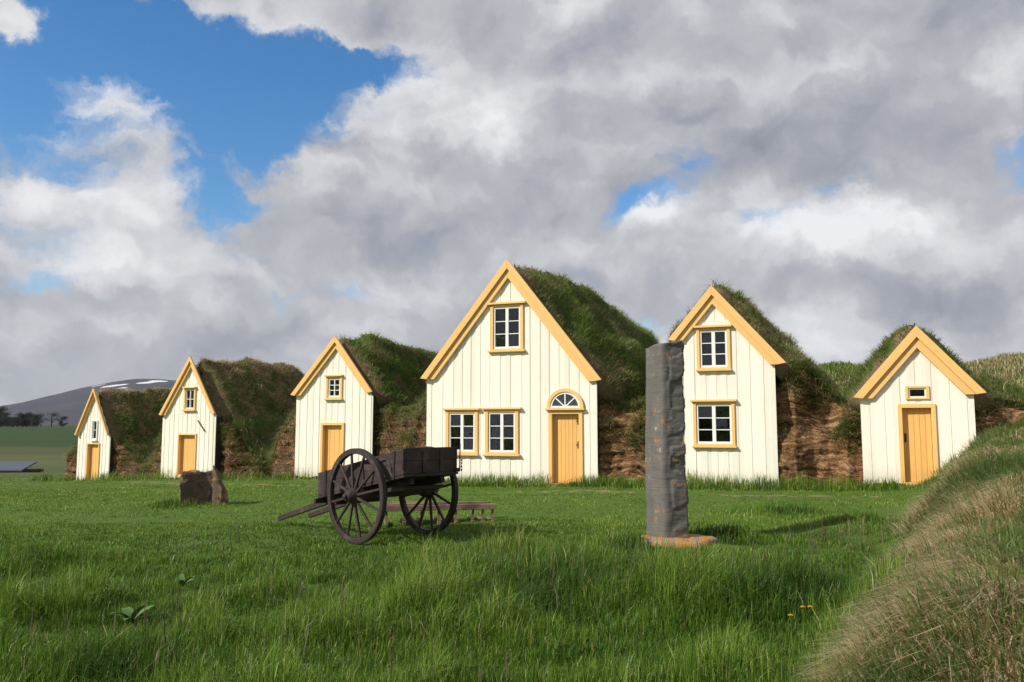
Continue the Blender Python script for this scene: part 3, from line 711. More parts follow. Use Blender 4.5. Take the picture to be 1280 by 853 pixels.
# grassy turf mounds of the houses behind
def mound(label, c, rx, ry, hz, rot, seed, n, dry, gh=.28, mat=None):
    nu, nv = 70, 40
    th = np.linspace(0, 2 * math.pi, nu, endpoint=False); rr = np.linspace(0, 1, nv)
    T, Q = np.meshgrid(th, rr)
    x = Q * np.cos(T) * rx; y = Q * np.sin(T) * ry
    a = R(rot); X = c[0] + x * math.cos(a) - y * math.sin(a); Y = c[1] + x * math.sin(a) + y * math.cos(a)
    prof = (1 - Q ** 2.6) ** .8
    bz = float(ground_z(c[0], c[1]))
    Z = bz - .6 + (hz + .6) * prof + .3 * fbm(X * .5, Y * .5, 0, 3, seed) * prof + .10 * fbm(X * 2, Y * 2, 0, 3, seed + 1)
    P = np.stack([X - c[0], Y - c[1], Z - bz], -1)
    root = empty('turf_mound', (c[0], c[1], bz)); tag(root, label, 'turf mound', 'grassy turf mounds behind the gables')
    tp = grid_object('turf_body', P, mat or turf_green, root, {'edge': np.zeros(P.shape[:2])}, closed=True)
    q = np.sqrt(rng.random(n)) * .97; t = rng.uniform(0, nu - .01, n); fi = q * (nv - 1.01); i0 = fi.astype(int); j0 = t.astype(int); j1 = (j0 + 1) % nu
    A, B = (fi - i0)[:, None], (t - j0)[:, None]
    pt = P[i0, j0] * (1 - A) * (1 - B) + P[i0 + 1, j0] * A * (1 - B) + P[i0, j1] * (1 - A) * B + P[i0 + 1, j1] * A * B
    cl = fbm(pt[:, 0] * .9, pt[:, 1] * .9, pt[:, 2], 3, seed + 4)
    dr = (rng.random(n) < np.clip(dry + cl * .9, 0.02, 1)) * rng.uniform(.5, 1, n)
    g = blades('mound_grass', roofgrass_mat, pt, np.tile([[0, 0, 1.0]], (n, 1)), gh * rng.uniform(.4, 1.3, n), rng.uniform(.014, .03, n), rng.uniform(.3, 1.3, n), rng.uniform(0, 6.28, n), np.clip(rng.normal(.75, .2, n), 0, 1), dr, tp)
    g['kind'] = 'stuff'
mound('green grassy turf mound seen in the gap between the two right gables', (10.6, 27.5), 5.0, 3.6, 3.05, -10, 201, 26000, .08, .2)
mound('beige and green turf mound rising beyond the lowest gable, at the picture edge', (15.6, 23.0), 5.4, 3.6, 2.15, -20, 211, 34000, .62, .2, mat=turf_brown)

# ------------------------------------------------------------------ standing stone, its slab, the boulder
def standing_stone():
    z0 = float(ground_z(2.17, 11.55))
    root_loc = (2.17, 11.55, z0)
    cor = np.array([(-.27, .20), (-.285, .12), (-.115, -.21), (-.075, -.215), (.195, -.155), (.215, -.07), (.15, .25), (-.1, .3)])
    ring, _ = resample(np.vstack([cor, cor[:1]]), 97); ring = ring[:-1]
    nz = 150; H = 2.74; P = np.zeros((nz + 6, 96, 3))
    tan = np.roll(ring, -1, 0) - np.roll(ring, 1, 0); nr = np.stack([tan[:, 1], -tan[:, 0]], 1); nr /= np.linalg.norm(nr, axis=1)[:, None]
    if (nr * ring).sum() < 0: nr = -nr
    right = sstep(-.06, .03, ring[:, 0]) * (ring[:, 1] < .1)
    for i in range(nz):
        t = i / (nz - 1); top = H + .05 * ring[:, 0] / .27 + .035 * noise(ring[:, 0] * 7, ring[:, 1] * 7, 0, 77)
        z = -.25 + (top + .25) * t
        k = 1.06 - .07 * t + .03 * math.sin(t * 5.2)
        led = np.floor((z + .18 * noise(ring[:, 0] * 3, ring[:, 1] * 3, z * 1.2, 3)) * 6.5 + 1.1 * noise(ring[:, 0] * 2, 0, z * 2.3, 41))
        d = .018 * (_hash(led, np.floor(ring[:, 0] * 5 + 2), led * 0, 4) - .5) * right * 2 + .024 * fbm(ring[:, 0] * 3, ring[:, 1] * 3, z * 1.8, 4, 8) + .010 * fbm(ring[:, 0] * 9, ring[:, 1] * 9, z * 22, 3, 9) * (.12 + right)
        sh = .012 * noise(0, 0, t * 4.0 + .3, 12)
        P[i, :, 0] = ring[:, 0] * k + nr[:, 0] * d + sh; P[i, :, 1] = ring[:, 1] * k + nr[:, 1] * d; P[i, :, 2] = z
    for j in range(6):
        f = 1 - (j + 1) / 6.02
        c = P[nz - 1].mean(0); P[nz + j] = c + (P[nz - 1] - c) * f; P[nz + j, :, 2] += .02 * fbm(P[nz + j, :, 0] * 8, P[nz + j, :, 1] * 8, 0, 2, 5)
    o = grid_object('standing_stone', P, basalt, None, closed=True, smooth=False); o.location = root_loc
    tag(o, 'tall upright grey basalt slab flecked with orange lichen, in front of the gables', 'standing stone')
    # footing
    nu = 72; th = np.linspace(0, 2 * math.pi, nu, endpoint=False)
    edge = 1 + .22 * fbm(np.cos(th) * 2.4, np.sin(th) * 2.4, 0, 4, 33)
    Q = []
    for r, z in ((1.02, -.12), (1.04, .05), (1.0, .085), (.92, .10), (.7, .105), (.45, .11), (.02, .11)):
        x = .54 * r * edge * np.cos(th); y = .40 * r * edge * np.sin(th)
        Q.append(np.stack([x, y, z + .02 * fbm(x * 6, y * 6, z, 3, 34) * (z > 0)], -1))
    s = grid_object('flat_stone', np.array(Q), slab_mat, None, closed=True); s.location = (2.21, 11.5, z0 - .02)
    tag(s, 'flat pale stone with bright orange lichen under the standing stone', 'flat stone')
standing_stone()

def boulder():
    import bmesh
    x, y = -6.45, 17.6; z = float(ground_z(x, y))
    hulls = [[(-.40, -.36, -.2), (-.48, .1, -.2), (-.44, .4, -.2), (.14, .04, -.2), (.30, .40, -.2), (-.40, -.33, .42), (-.37, -.26, .66), (-.46, .05, .60), (-.34, .26, .66), (-.08, -.1, .62), (.10, .02, .55), (.14, .02, .30), (.14, .24, .70), (.30, .3, .45)],
             [(.10, .02, -.2), (.10, .3, -.2), (.36, -.10, -.2), (.50, .04, -.2), (.46, .34, -.2), (.08, .02, .66), (.12, .10, .80), (.20, -.0, .66), (.34, .22, .40), (.36, -.06, .30), (.12, .3, .66)]]
    bm = bmesh.new()
    for pts in hulls:
        vs_ = [bm.verts.new(p) for p in pts]; r_ = bmesh.ops.convex_hull(bm, input=vs_)
        bmesh.ops.delete(bm, geom=list({g for g in r_['geom_interior'] if isinstance(g, bmesh.types.BMVert)}), context='VERTS')
    bmesh.ops.triangulate(bm, faces=bm.faces); bmesh.ops.subdivide_edges(bm, edges=bm.edges, cuts=5, use_grid_fill=True)
    co = np.array([v.co[:] for v in bm.verts]); d = .09 * fbm(co[:, 0] * 3, co[:, 1] * 3, co[:, 2] * 3, 4, 6) + .03 * noise(co[:, 0] * 9, co[:, 1] * 9, co[:, 2] * 9, 7)
    bm.normal_update()
    for v, k in zip(bm.verts, d): v.co += v.normal * float(k)
    me = bpy.data.meshes.new('boulder'); bm.to_mesh(me); bm.free(); me.materials.append(rock_mat)
    o = bpy.data.objects.new('boulder', me); COL.objects.link(o); o.location = (x, y, z)
    tag(o, 'dark brown angular boulder on the lawn before a narrow gable', 'boulder')
boulder()

# ------------------------------------------------------------------ the cart
def cart():
    cx, cy = -1.67, 11.76
    root = empty('cart', (cx, cy, -.02), math.atan2(.725, .69))
    tag(root, 'dark brown two-wheeled wooden cart tipped forward onto its shafts', 'cart')
    sl = .199; ax = .655
    zb = lambda s: .80 + sl * s                       # underside of the box, s to the rear; local y = -s
    pt = lambda w, s, h=0.0: (w, -s, zb(s) + h)
    up = (0, sl / 1.02, 1 / 1.02)
    def board(mb, w0, w1, s0, s1, h0, h1):
        c = [pt(w, s, h) for h in (h0, h1) for s in (s0, s1) for w in (w0, w1)]
        mb.add(c, [(0, 2, 3, 1), (4, 5, 7, 6), (0, 1, 5, 4), (2, 6, 7, 3), (0, 4, 6, 2), (1, 3, 7, 5)])
    W, S0, S1, HH = .48, -1.15, .80, .335
    for sg in (-1, 1):
        m = MB(); o0, o1 = sorted((sg * W, sg * (W - .035)))
        board(m, o0, o1, S0, S1, .0, .1695); board(m, o0 + .003, o1 + .003, S0, S1, .171, HH)
        sb = m.build('side_board', cartwood, root, .006)
        for s in (-.95, .62):
            m = MB(); a0, a1 = sorted((sg * (W + .002), sg * (W + .012))); board(m, a0, a1, s - .02, s + .02, -.02, HH + .005); m.build('iron_strap', iron, sb)
        m = MB(); pts = []
        for t in np.linspace(0, math.pi, 12): pts.append(pt(sg * (W + .012), .42 - .16 * math.cos(t), .06 + .20 * math.sin(t)))
        m.tube(pts, .008, 6)
        m.build('iron_handle', iron, sb)
    m = MB(); board(m, -W + .037, W - .037, S1 - .04, S1 + .0, .002, .17); board(m, -W + .037, W - .037, S1 - .037, S1 + .004, .174, HH + .01)
    tg = m.build('tailgate', cartwood, root, .006)
    for w in (-.12, .18): m = MB(); board(m, w - .03, w + .03, S1 + .006, S1 + .022, .01, HH - .03); m.build('batten', cartwood, tg, .006)
    for w0, w1 in ((W - .06, W + .03), (-W - .02, -W + .06)): m = MB(); board(m, w0, w1, S1 + .006, S1 + .04, .0, .05); m.build('corner_block', cartwood, tg, .006)
    m = MB(); m.tube([pt(W + .03, S1 + .02, .02), pt(W + .035, S1 + .02, HH + .05)], .009, 6)
    for k in range(4):
        q = np.array(pt(W + .055, S1 + .03, .02 + .045 * k)); m.box(q[0] - .007, q[0] + .007, q[1] - .007, q[1] + .007, q[2] - .016, q[2] + .016, .003)
    m.build('latch_chain', iron, tg)
    m = MB(); board(m, -W + .037, W - .037, S0 + .0, S0 + .04, -.06, HH - .01); board(m, -W - .03, W + .03, S0 - .05, S0 - .002, -.10, -.03)
    m.build('front_board', cartwood, root, .006)
    m = MB()
    for k in range(5): w0 = -W + .002 + k * (2 * W) / 5; board(m, w0, w0 + 2 * W / 5 - .006, S0, S1 + .03, -.032, -.003)
    m.build('floor', cartwood, root)
    for w in (-.27, .27):
        m = MB(); m.beam(pt(w, .74, -.08), pt(w, -1.2, -.08), .075, .09, up)
        m.beam(pt(w, -1.2, -.08), pt(w * 1.02, -2.52, -.17), .075, .09, up, .06, .075)
        m.build('shaft', cartwood, root, .008)
    m = MB()
    for s in (-.75, .5): board(m, -.46, .46, s - .04, s + .04, -.18, -.126)
    m.build('cross_beam', cartwood, root, .006)
    m = MB(); m.box(-.56, .56, -.055, .055, ax - .05, ax + .05); m.box(-.42, .42, -.07, .07, ax + .052, .80 - .128)
    m.build('axle', cartwood, root, .008)
    for sg in (-1, 1):
        wh = empty('wheel', (sg * .63, 0, ax)); wh.parent = root; wh.rotation_euler = (R(4), 0, 0)
        RO, RI, T = .635, .56, .034
        n = 72; m = MB()
        vs = []; fs = []
        for k in range(n):
            t = 2 * math.pi * k / n; c, s = math.cos(t), math.sin(t)
            for (x, r) in ((-T, RO - .012), (T, RO - .012), (T, RI), (-T, RI)): vs.append((x, r * c, r * s))
        for k in range(n):
            a, b = k * 4, ((k + 1) % n) * 4
            for i in range(4): fs.append((a + i, a + (i + 1) % 4, b + (i + 1) % 4, b + i))
        m.add(vs, fs); m.build('rim', cartwood, wh, .006)
        m = MB(); vs = []; fs = []
        for k in range(n):
            t = 2 * math.pi * k / n; c, s = math.cos(t), math.sin(t)
            for (x, r) in ((-T + .003, RO), (T - .003, RO), (T - .003, RO - .011), (-T + .003, RO - .011)): vs.append((x, r * c, r * s))
        for k in range(n):
            a, b = k * 4, ((k + 1) % n) * 4
            for i in range(4): fs.append((a + i, a + (i + 1) % 4, b + (i + 1) % 4, b + i))
        m.add(vs, fs); m.build('tyre', iron, wh)
        m = MB(); e = sg
        prof = [(-.13, .06), (-.12, .075), (-.05, .10), (.05, .10), (.10, .085), (.15, .07), (.16, .06), (.16, .035), (.20, .033), (.205, .02)]
        m.lathe([(e * a, r) for a, r in (prof if e > 0 else prof)], 24); m.build('hub', cartwood, wh, .004, True)
        for k in range(12):
            t = 2 * math.pi * (k + .5) / 12 - .02
            m = MB(); c, s = math.cos(t), math.sin(t)
            m.beam((sg * .035, .085 * c, .085 * s), (sg * .0, (RI + .004) * c, (RI + .004) * s), .037, .037, (1, 0, 0), .029, .031)
            m.build('spoke', cartwood, wh, .008)
cart()

def rack():
    ax, ay, bx, by = -2.12, 13.39, -.26, 13.75
    ang = math.atan2(by - ay, bx - ax); ln = math.hypot(bx - ax, by - ay)
    z = float(ground_z((ax + bx) / 2, (ay + by) / 2))
    root = empty('wooden_rack', (ax, ay, z), ang)
    tag(root, 'low weathered timber rack with short pegs lying in grass behind the cart', 'wooden rack')
    m = MB(); m.box(0, ln, -.05, .05, .225, .31, .006); m.build('front_rail', oldwood, root, .008)
    m = MB(); m.box(.03, ln - .03, .42, .52, .225, .31, .006); m.build('back_rail', oldwood, root, .008)
    m = MB()
    for k in range(3): m.box(.0, ln * .68, .06 + k * .115, .06 + k * .115 + .108, .30 - .02, .322 + .004 * k, .004)
    m.build('deck', oldwood, root)
    for k, x in enumerate(list(np.linspace(.12, ln - .38, 6)) + [ln - .22, ln - .06]):
        m = MB(); m.beam((x, .0, .224), (x - .01, -.01, .06), .032, .035, (0, 1, 0)); m.build('peg', oldwood, root)
        m = MB(); m.box(x - .028, x + .028, -.06, .48, .0, .055, .006); m.build('runner', oldwood, root, .006)
rack()

# ------------------------------------------------------------------ path
FP = [HA['P'](-2.2, -.1)]
for h in (HA, HB, HC, HD, HE, HF): FP += [h['P'](h['wall'][0], -.05), h['P'](h['wall'][1], -.05)]
FP.append(HF['P'](3.4, -.05)); FP = np.array(FP)
def front_dist(x, y):
    """distance to the line of house fronts and whether the point lies on the viewer's side"""
    d = np.full(np.shape(x), 1e9); sd = np.ones(np.shape(x))
    for p, q in zip(FP[:-1], FP[1:]):
        e = q - p; t = np.clip(((x - p[0]) * e[0] + (y - p[1]) * e[1]) / (e @ e), 0, 1)
        dx, dy = x - p[0] - e[0] * t, y - p[1] - e[1] * t; dd = np.hypot(dx, dy)
        s = np.where(e[0] * dy - e[1] * dx > 0, -1, 1)
        m = dd < d; d = np.where(m, dd, d); sd = np.where(m, s, sd)
    return d, sd
pc, pa = resample(np.array([(-27, 33.0), (-20.5, 31.6), (-15.6, 29.6), (-11.2, 26.6), (-7.6, 23.7), (-4.6, 22.0), (-1.6, 20.6), (1.4, 19.3), (4.4, 18.05), (7.4, 16.9)], float), 260)
tn = np.gradient(pc, axis=0); tn /= np.linalg.norm(tn, axis=1)[:, None]; pn = np.stack([-tn[:, 1], tn[:, 0]], 1)
wd = np.clip(.16 + .55 * fbm(pc[:, 0] * .55, pc[:, 1] * .55, 0, 4, 44), .015, .42)
rows = []
for k in np.linspace(-1, 1, 5):
    q = pc + pn * (k * wd + .10 * noise(pc[:, 0] * .8, pc[:, 1] * .8, 0, 45))[:, None]; rows.append(np.stack([q[:, 0], q[:, 1], ground_z(q[:, 0], q[:, 1]) + (.022 - .02 * abs(k)) - .05 * (wd < .05)], 1))
def mat_path():
    t = M('trodden earth'); c = t.coord(); n = t.noise(c, 3.5, 6, .65); n2 = t.noise(c, 16, 5)
    a = t.mix(n2, (.13, .11, .055), (.30, .25, .13)); a = t.mix(t.ss(n, .40, .56), a, (.06, .12, .02))
    return t.out(a, .95, t.bump(n2, .5, .02), .1)
path = grid_object('path', np.array(rows), mat_path()); tag(path, 'narrow trodden earth path along the house fronts', 'path', None, 'structure')

# ------------------------------------------------------------------ meadow grass
def in_view(x, y): return (y > 1.6) & (np.abs(x) < .67 * y + 4.6)
DOORS = [HD['P'](1.5, -.3), HF['P'](-.06, -.3), HB['P'](0, -.3), HC['P'](-.05, -.3), HA['P'](.15, -.3)]
OBST = [(2.27, 11.5, .46), (2.27, 10.95, .34), (1.95, 11.05, .3), (2.65, 11.1, .3)]
def scatter(n, y0, y1):
    y = np.sqrt(rng.uniform(y0 ** 2, y1 ** 2, n)); x = rng.uniform(-1, 1, n) * (.67 * y + 3.8)
    return x, y
def meadow():
    X, Y, Hh, Wd, Ti, Dr, Le = [], [], [], [], [], [], []
    for n, y0, y1 in ((250000, 2.0, 8), (210000, 8, 14), (210000, 14, 24), (105000, 24, 40)):
        x, y = scatter(n, y0, y1)
        d, sd = front_dist(x, y)
        bm = bank_mask(x, y)
        lo = fbm(x * .35, y * .35, 0, 3, 301); hi = fbm(x * 1.25, y * 1.25, 0, 3, 302); fine = noise(x * 4.5, y * 4.5, 0, 303)
        tall = 1 - sstep(8.2, 11.5, y - 1.2 * lo)
        tuft = fbm(x * 2.1, y * 2.1, 0, 3, 304)
        h = .048 + .062 * tall + .025 * (1 - sstep(11, 15, y)) + .15 * tall * sstep(.05, .5, .8 * hi + .5 * tuft + .25 * lo)
        h = h * np.clip(1 + .5 * hi + .3 * lo + .45 * fine + .5 * tuft, .4, 2.0)
        strip = (1 - sstep(.55, .95, d + .25 * hi)) * (sd > 0)
        h = np.maximum(h, strip * (.30 + .22 * np.clip(hi + .3, 0, 1)))
        for px, py in DOORS: h = np.where(np.hypot(x - px, y - py) < .5, np.minimum(h, .12), h)
        ti = .42 + .40 * hi + .20 * lo + .35 * tuft + .16 * sstep(12, 15, y)
        for (tx, ty, r, hh, dt) in ((4.95, 14.6, .55, .30, -.25), (4.3, 15.0, .4, .22, -.2), (2.55, 7.75, .55, .42, -.35), (2.0, 7.2, .4, .36, -.2), (-5.7, 9.6, .7, .26, -.3), (-2.5, 5.4, .5, .3, -.25),
                                  (3.05, 12.0, .5, .26, -.1), (1.6, 11.0, .45, .27, -.1), (5.55, 13.35, .35, .2, -.2), (.6, 8.4, 1.4, .30, -.12), (-6.9, 17.2, .5, .25, -.15), (3.15, 19.15, .16, .62, .1)):
            k = np.exp(-((x - tx) ** 2 + (y - ty) ** 2) / (r * r)); h = h + hh * .8 * k; ti = ti + dt * k
        h = h * (.48 + .70 * rng.random(n))
        p = ((pc[None, :, :] - np.stack([x, y], 1)[:, None, :][:1]) if False else None)
        keep = in_view(x, y) & ~((sd < 0) & (d > .15)) & (rng.random(n) > sstep(.15, .6, bm))
        keep |= in_view(x, y) & (x < FP[0][0] + .3) & (rng.random(n) > .2) & (y < 42)
        # worn path: few short blades
        pd = np.full(n, 9.0)
        for k in range(0, len(pc), 3): pd = np.minimum(pd, np.hypot(x - pc[k, 0], y - pc[k, 1]))
        worn = 1 - sstep(.16, .42, pd + .12 * hi)
        keep &= rng.random(n) > worn * .9; h = h * (1 - .6 * worn)
        for ox, oy, r in OBST: keep &= np.hypot(x - ox, y - oy) > r
        X.append(x[keep]); Y.append(y[keep]); Hh.append(h[keep]); k = keep.sum()
        Wd.append((.0040 + .00045 * y[keep]) * rng.uniform(.6, 1.3, k)); Ti.append(np.clip(ti[keep] + rng.normal(0, .22, k), 0, 1))
        Dr.append((rng.random(k) < .035) * rng.uniform(.3, .9, k)); Le.append(np.clip(rng.gamma(1.6, .28, k), .03, 1.4))
    x, y, h, w, ti, dr, le = map(np.concatenate, (X, Y, Hh, Wd, Ti, Dr, Le)); n = len(x)
    z = ground_z(x, y) - .012
    wind = .35 + 2.2 * noise(x * 1.6, y * 1.6, 0, 310)
    ang = np.where(rng.random(n) < .4, wind + rng.normal(0, .9, n), rng.uniform(0, 6.283, n))
    up = np.tile(np.array([[0, 0, 1.0]]), (n, 1))
    o = blades('meadow_grass', grass_mat, np.stack([x, y, z], 1), up, h, w, le, ang, ti, dr)
    tag(o, 'lush green lawn and meadow grass before the houses', 'grass', None, 'stuff')
    # long seeding stalks standing above the meadow
    n = 5200; x, y = scatter(n, 3.2, 12.5)
    k = (fbm(x * .45, y * .45, 0, 2, 320) + 1.1 * np.exp(-((x - .9) ** 2 + (y - 8.6) ** 2) / 3.2) > .22) & (bank_mask(x, y) < .3)
    x, y = x[k], y[k]; n = len(x); z = ground_z(x, y)
    o = blades('seed_stalks', mat_foliage('seeding stalks', [(0, (.06, .07, .03)), (1, (.14, .15, .06))], [(0, (.12, .07, .06)), (1, (.24, .19, .13))]), np.stack([x, y, z], 1), np.tile([[0, 0, 1.0]], (n, 1)),
               rng.uniform(.26, .46, n), rng.uniform(.004, .0075, n), rng.uniform(.05, .5, n), rng.uniform(0, 6.28, n), rng.random(n), (rng.random(n) < .5) * 1.0)
    tag(o, 'thin purplish seeding stalks above the meadow', 'grass stalks', None, 'stuff')
meadow()

def bank_grass():
    X, Y = [], []
    for n, s0, s1 in ((640000, -4.2, 2.2), (210000, 2.2, 8), (100000, 8, 20)):
        s = rng.uniform(s0, s1, n); w = rng.uniform(-.6, 8.5, n); X.append(FOOT[0] + BD[0] * s + BN[0] * w); Y.append(FOOT[1] + BD[1] * s + BN[1] * w)
    x, y = np.concatenate(X), np.concatenate(Y)
    bm = bank_mask(x, y); d, sd = front_dist(x, y)
    k = in_view(x, y) & (rng.random(len(x)) < sstep(.05, .5, bm)) & ~((sd < 0) & (d > .2) & (x < 10.6)) & (y < 24)
    x, y = x[k], y[k]; n = len(x); s, w = bank_sw(x, y)
    z = ground_z(x, y) - .01; e = .06
    gx_ = (ground_z(x + e, y) - z) / e; gy_ = (ground_z(x, y + e) - z) / e
    cl = fbm(x * 1.1, y * 1.1, 0, 3, 401); lo = fbm(x * .5, y * .5, 0, 2, 402); f2 = noise(x * 3.3, y * 3.3, 0, 403)
    pd = .70 + 1.3 * cl + .8 * lo - .10 * np.clip(s - 1.0, 0, 8) - .25 * sstep(11, 15, s) + .12 * f2 - .55 * sstep(2.5, 3.4, w) * (s > 1)
    dry = (rng.random(n) < np.clip(pd, .10, .93)) * rng.uniform(.6, 1, n)
    h = (.20 + .10 * np.clip(lo, -1, 1)) * rng.uniform(.45, 1.35, n) * (1 + .35 * f2)
    down = np.arctan2(-gy_, -gx_) + .9 * noise(x * 1.6, y * 1.6, 0, 404); ang = down + rng.normal(0, 1.25, n)
    up = np.stack([-.3 * gx_, -.3 * gy_, np.ones(n)], 1); up /= np.linalg.norm(up, axis=1)[:, None]
    up[:, 2] *= np.where(dry > 0, .72, 1.0)
    o = blades('bank_grass', mat_foliage('bank grass blades', [(0, (.06, .11, .025)), (.5, (.13, .20, .045)), (1, (.22, .28, .09))], [(0, (.38, .23, .12)), (.35, (.60, .42, .24)), (.7, (.76, .59, .37)), (1, (.86, .74, .53))], .5), np.stack([x, y, z], 1), up, h, (.0042 + .0004 * y) * rng.uniform(.6, 1.3, n), np.where(dry > 0, rng.uniform(.5, 1.5, n), rng.uniform(.1, 1.1, n)), ang, np.clip(rng.normal(.52, .24, n) + .3 * cl, 0, 1), dry)
    tag(o, 'long wispy beige and green grass on the bank', 'bank grass', None, 'stuff')
bank_grass()

# ------------------------------------------------------------------ small plants in the meadow
petal = mat_plain('dandelion yellow', (.90, .52, .012), .7)
leafgreen = mat_plain('dock leaf green', (.10, .18, .045), .5, .35)
stemgreen = mat_plain('stem green', (.09, .15, .035), .6)
for (x, y, h, lab) in ((1.98, 6.05, .26, 'yellow dandelion flower standing lowest and left of the three'), (2.12, 6.2, .29, 'largest yellow dandelion flower, middle of the three'), (2.19, 6.25, .28, 'small yellow dandelion flower, rightmost of the three')):
    z = float(ground_z(x, y)); root = empty('dandelion', (x, y, z)); tag(root, lab, 'dandelion', 'dandelions in the meadow')
    m = MB(); m.tube([(0, 0, -.02), (.008, 0, h * .6), (.0, -.01, h)], .003, 6); m.build('stem', stemgreen, root)
    m = MB()
    for k in range(34):
        a = k * 2.4; r = .022 * math.sqrt((k + 1) / 34); q = np.array((math.cos(a), math.sin(a), 0.0)); s_ = np.array((-q[1], q[0], 0)) * .004
        b0 = np.array((0, -.01, h)); t_ = b0 + q * r + np.array((0, 0, .012 * (1 - r / .022) + .003)); m.add([b0 - s_ + q * r * .2, b0 + s_ + q * r * .2, t_ + s_, t_ - s_], [(0, 1, 2, 3)])
    m.lathe([(-.001, .002), (0, .004)], 6, c=(0, -.01, h)); m.build('flower_head', petal, root)
def dock(x, y, n, ln, lab, seed):
    r2 = random.Random(seed); z = float(ground_z(x, y)); root = empty('dock_plant', (x, y, z)); tag(root, lab, 'weed', 'broad-leaved weeds in the grass')
    for k in range(n):
        a = k * 2.4 + r2.uniform(-.3, .3); L = ln * r2.uniform(.7, 1.15); el = r2.uniform(.6, 1.25); q = np.array((math.cos(a), math.sin(a), 0)); s_ = np.array((-q[1], q[0], 0)); m = MB(); vs = []
        for t in np.linspace(0, 1, 8):
            c = q * L * math.cos(el) * t + np.array((0, 0, .04 + L * (math.sin(el) * t - .38 * t * t))); wv = L * .15 * (math.sin(math.pi * min(1, t * .92 + .04)) ** .8)
            for kk in (-1, 0, 1): vs.append(c + s_ * kk * wv + np.array((0, 0, .03 * abs(kk) * L)))
        fs = [(i * 3 + j, i * 3 + j + 1, i * 3 + j + 4, i * 3 + j + 3) for i in range(7) for j in range(2)]
        m.add(vs, fs); m.build('leaf', leafgreen, root, smooth=True)
dock(-3.02, 6.75, 11, .25, 'larger broad-leaved weed in the left foreground grass', 1)
dock(-3.25, 8.35, 9, .19, 'small broad-leaved weed further back in the left meadow', 2)

# ------------------------------------------------------------------ distance: shed, trees, mountains
def shed():
    x0, x1, y = -38.0, -27.0, 46.0
    zg = float(ground_z(-28, y)); root = empty('low_shed', (-32, y, zg)); tag(root, 'low shed with flat blue-grey metal roof beyond the lawn', 'shed')
    zt = -.70
    roofm = mat_plain('blue grey sheet metal', (.085, .105, .14), .8, .2, 0, .12, 1.5)
    m = MB(); m.prism([(0, 0)] * 3, 0, 0) if False else None
    m.add([(x0 + 32, 0, zt - .22 - zg), (x1 + 32, 0, zt - .22 - zg), (x1 + 31.0, 3.2, zt + .10 - zg), (x0 + 32, 3.2, zt + .10 - zg), (x0 + 32, 0, zt - .30 - zg), (x1 + 32, 0, zt - .30 - zg), (x1 + 31.0, 3.2, zt + .02 - zg), (x0 + 32, 3.2, zt + .02 - zg)],
          [(0, 1, 2, 3), (7, 6, 5, 4), (0, 4, 5, 1), (1, 5, 6, 2), (2, 6, 7, 3), (3, 7, 4, 0)]); m.build('roof', roofm, root)
    m = MB(); m.box(x0 + 32.2, x1 + 31.7, .25, 2.7, -.3, zt - .31 - zg); m.build('wall', darkwood, root)
shed()

bark = mat_plain('dark bark', (.035, .028, .025), .9)
crown_mat = mat_foliage('distant tree leaves', [(0, (.016, .020, .014)), (.5, (.028, .034, .020)), (1, (.045, .052, .03))], [(0, (.05, .04, .03)), (1, (.06, .05, .035))], .2)
def tree_proto(h, spread, leaves, seed, conical):
    r2 = random.Random(seed); root = empty('tree')
    m = MB(); m.tube([(0, 0, -.3), (.1, .05, h * .35), (.0, .1, h * .7), (.05, 0, h * .96)], [h * .022, h * .016, h * .009, h * .002], 6)
    tips = []
    for k in range(24):
        t = r2.uniform(.08 if leaves > 1000 else .25, .92); a = r2.uniform(0, 6.28); L = spread * (1.1 - t if conical else math.sin(math.pi * (t * .85 + .1))) * r2.uniform(.7, 1.1)
        b = np.array((0, 0, h * t)); e = b + np.array((math.cos(a) * L, math.sin(a) * L, L * r2.uniform(.35, .9))); m.tube([b, (b + e) / 2 + np.array((0, 0, .1)), e], [h * .007, h * .005, h * .0015], 5); tips += [(b + e) / 2, e]
    m.build('trunk', bark, root)
    n = leaves; tp = np.array(tips); c = tp[rng.integers(0, len(tp), n)] + rng.normal(0, spread * .17, (n, 3)); s = rng.uniform(.10, .24, n)
    d1 = rng.normal(0, 1, (n, 3)); d1 /= np.linalg.norm(d1, axis=1)[:, None]; d2 = np.cross(d1, rng.normal(0, 1, (n, 3))); d2 /= np.linalg.norm(d2, axis=1)[:, None]
    V = np.stack([c - d1 * s[:, None], c + d2 * s[:, None] * .6, c + d1 * s[:, None], c - d2 * s[:, None] * .6], 1).reshape(-1, 3)
    raw_mesh('crown', V, np.arange(4 * n).reshape(-1, 4), crown_mat, root, {'tint': np.repeat(rng.random(n), 4), 'dry': np.zeros(4 * n), 'along': np.zeros(4 * n)})
    return root
def copy_tree(o):
    c = o.copy(); COL.objects.link(c)
    for ch in o.children: d = ch.copy(); COL.objects.link(d); d.parent = c
    return c
protos = [tree_proto(9, 3.0, 3200, 1, False), tree_proto(10, 2.4, 2800, 2, True), tree_proto(8, 2.4, 500, 3, False)]
used = [False] * 3
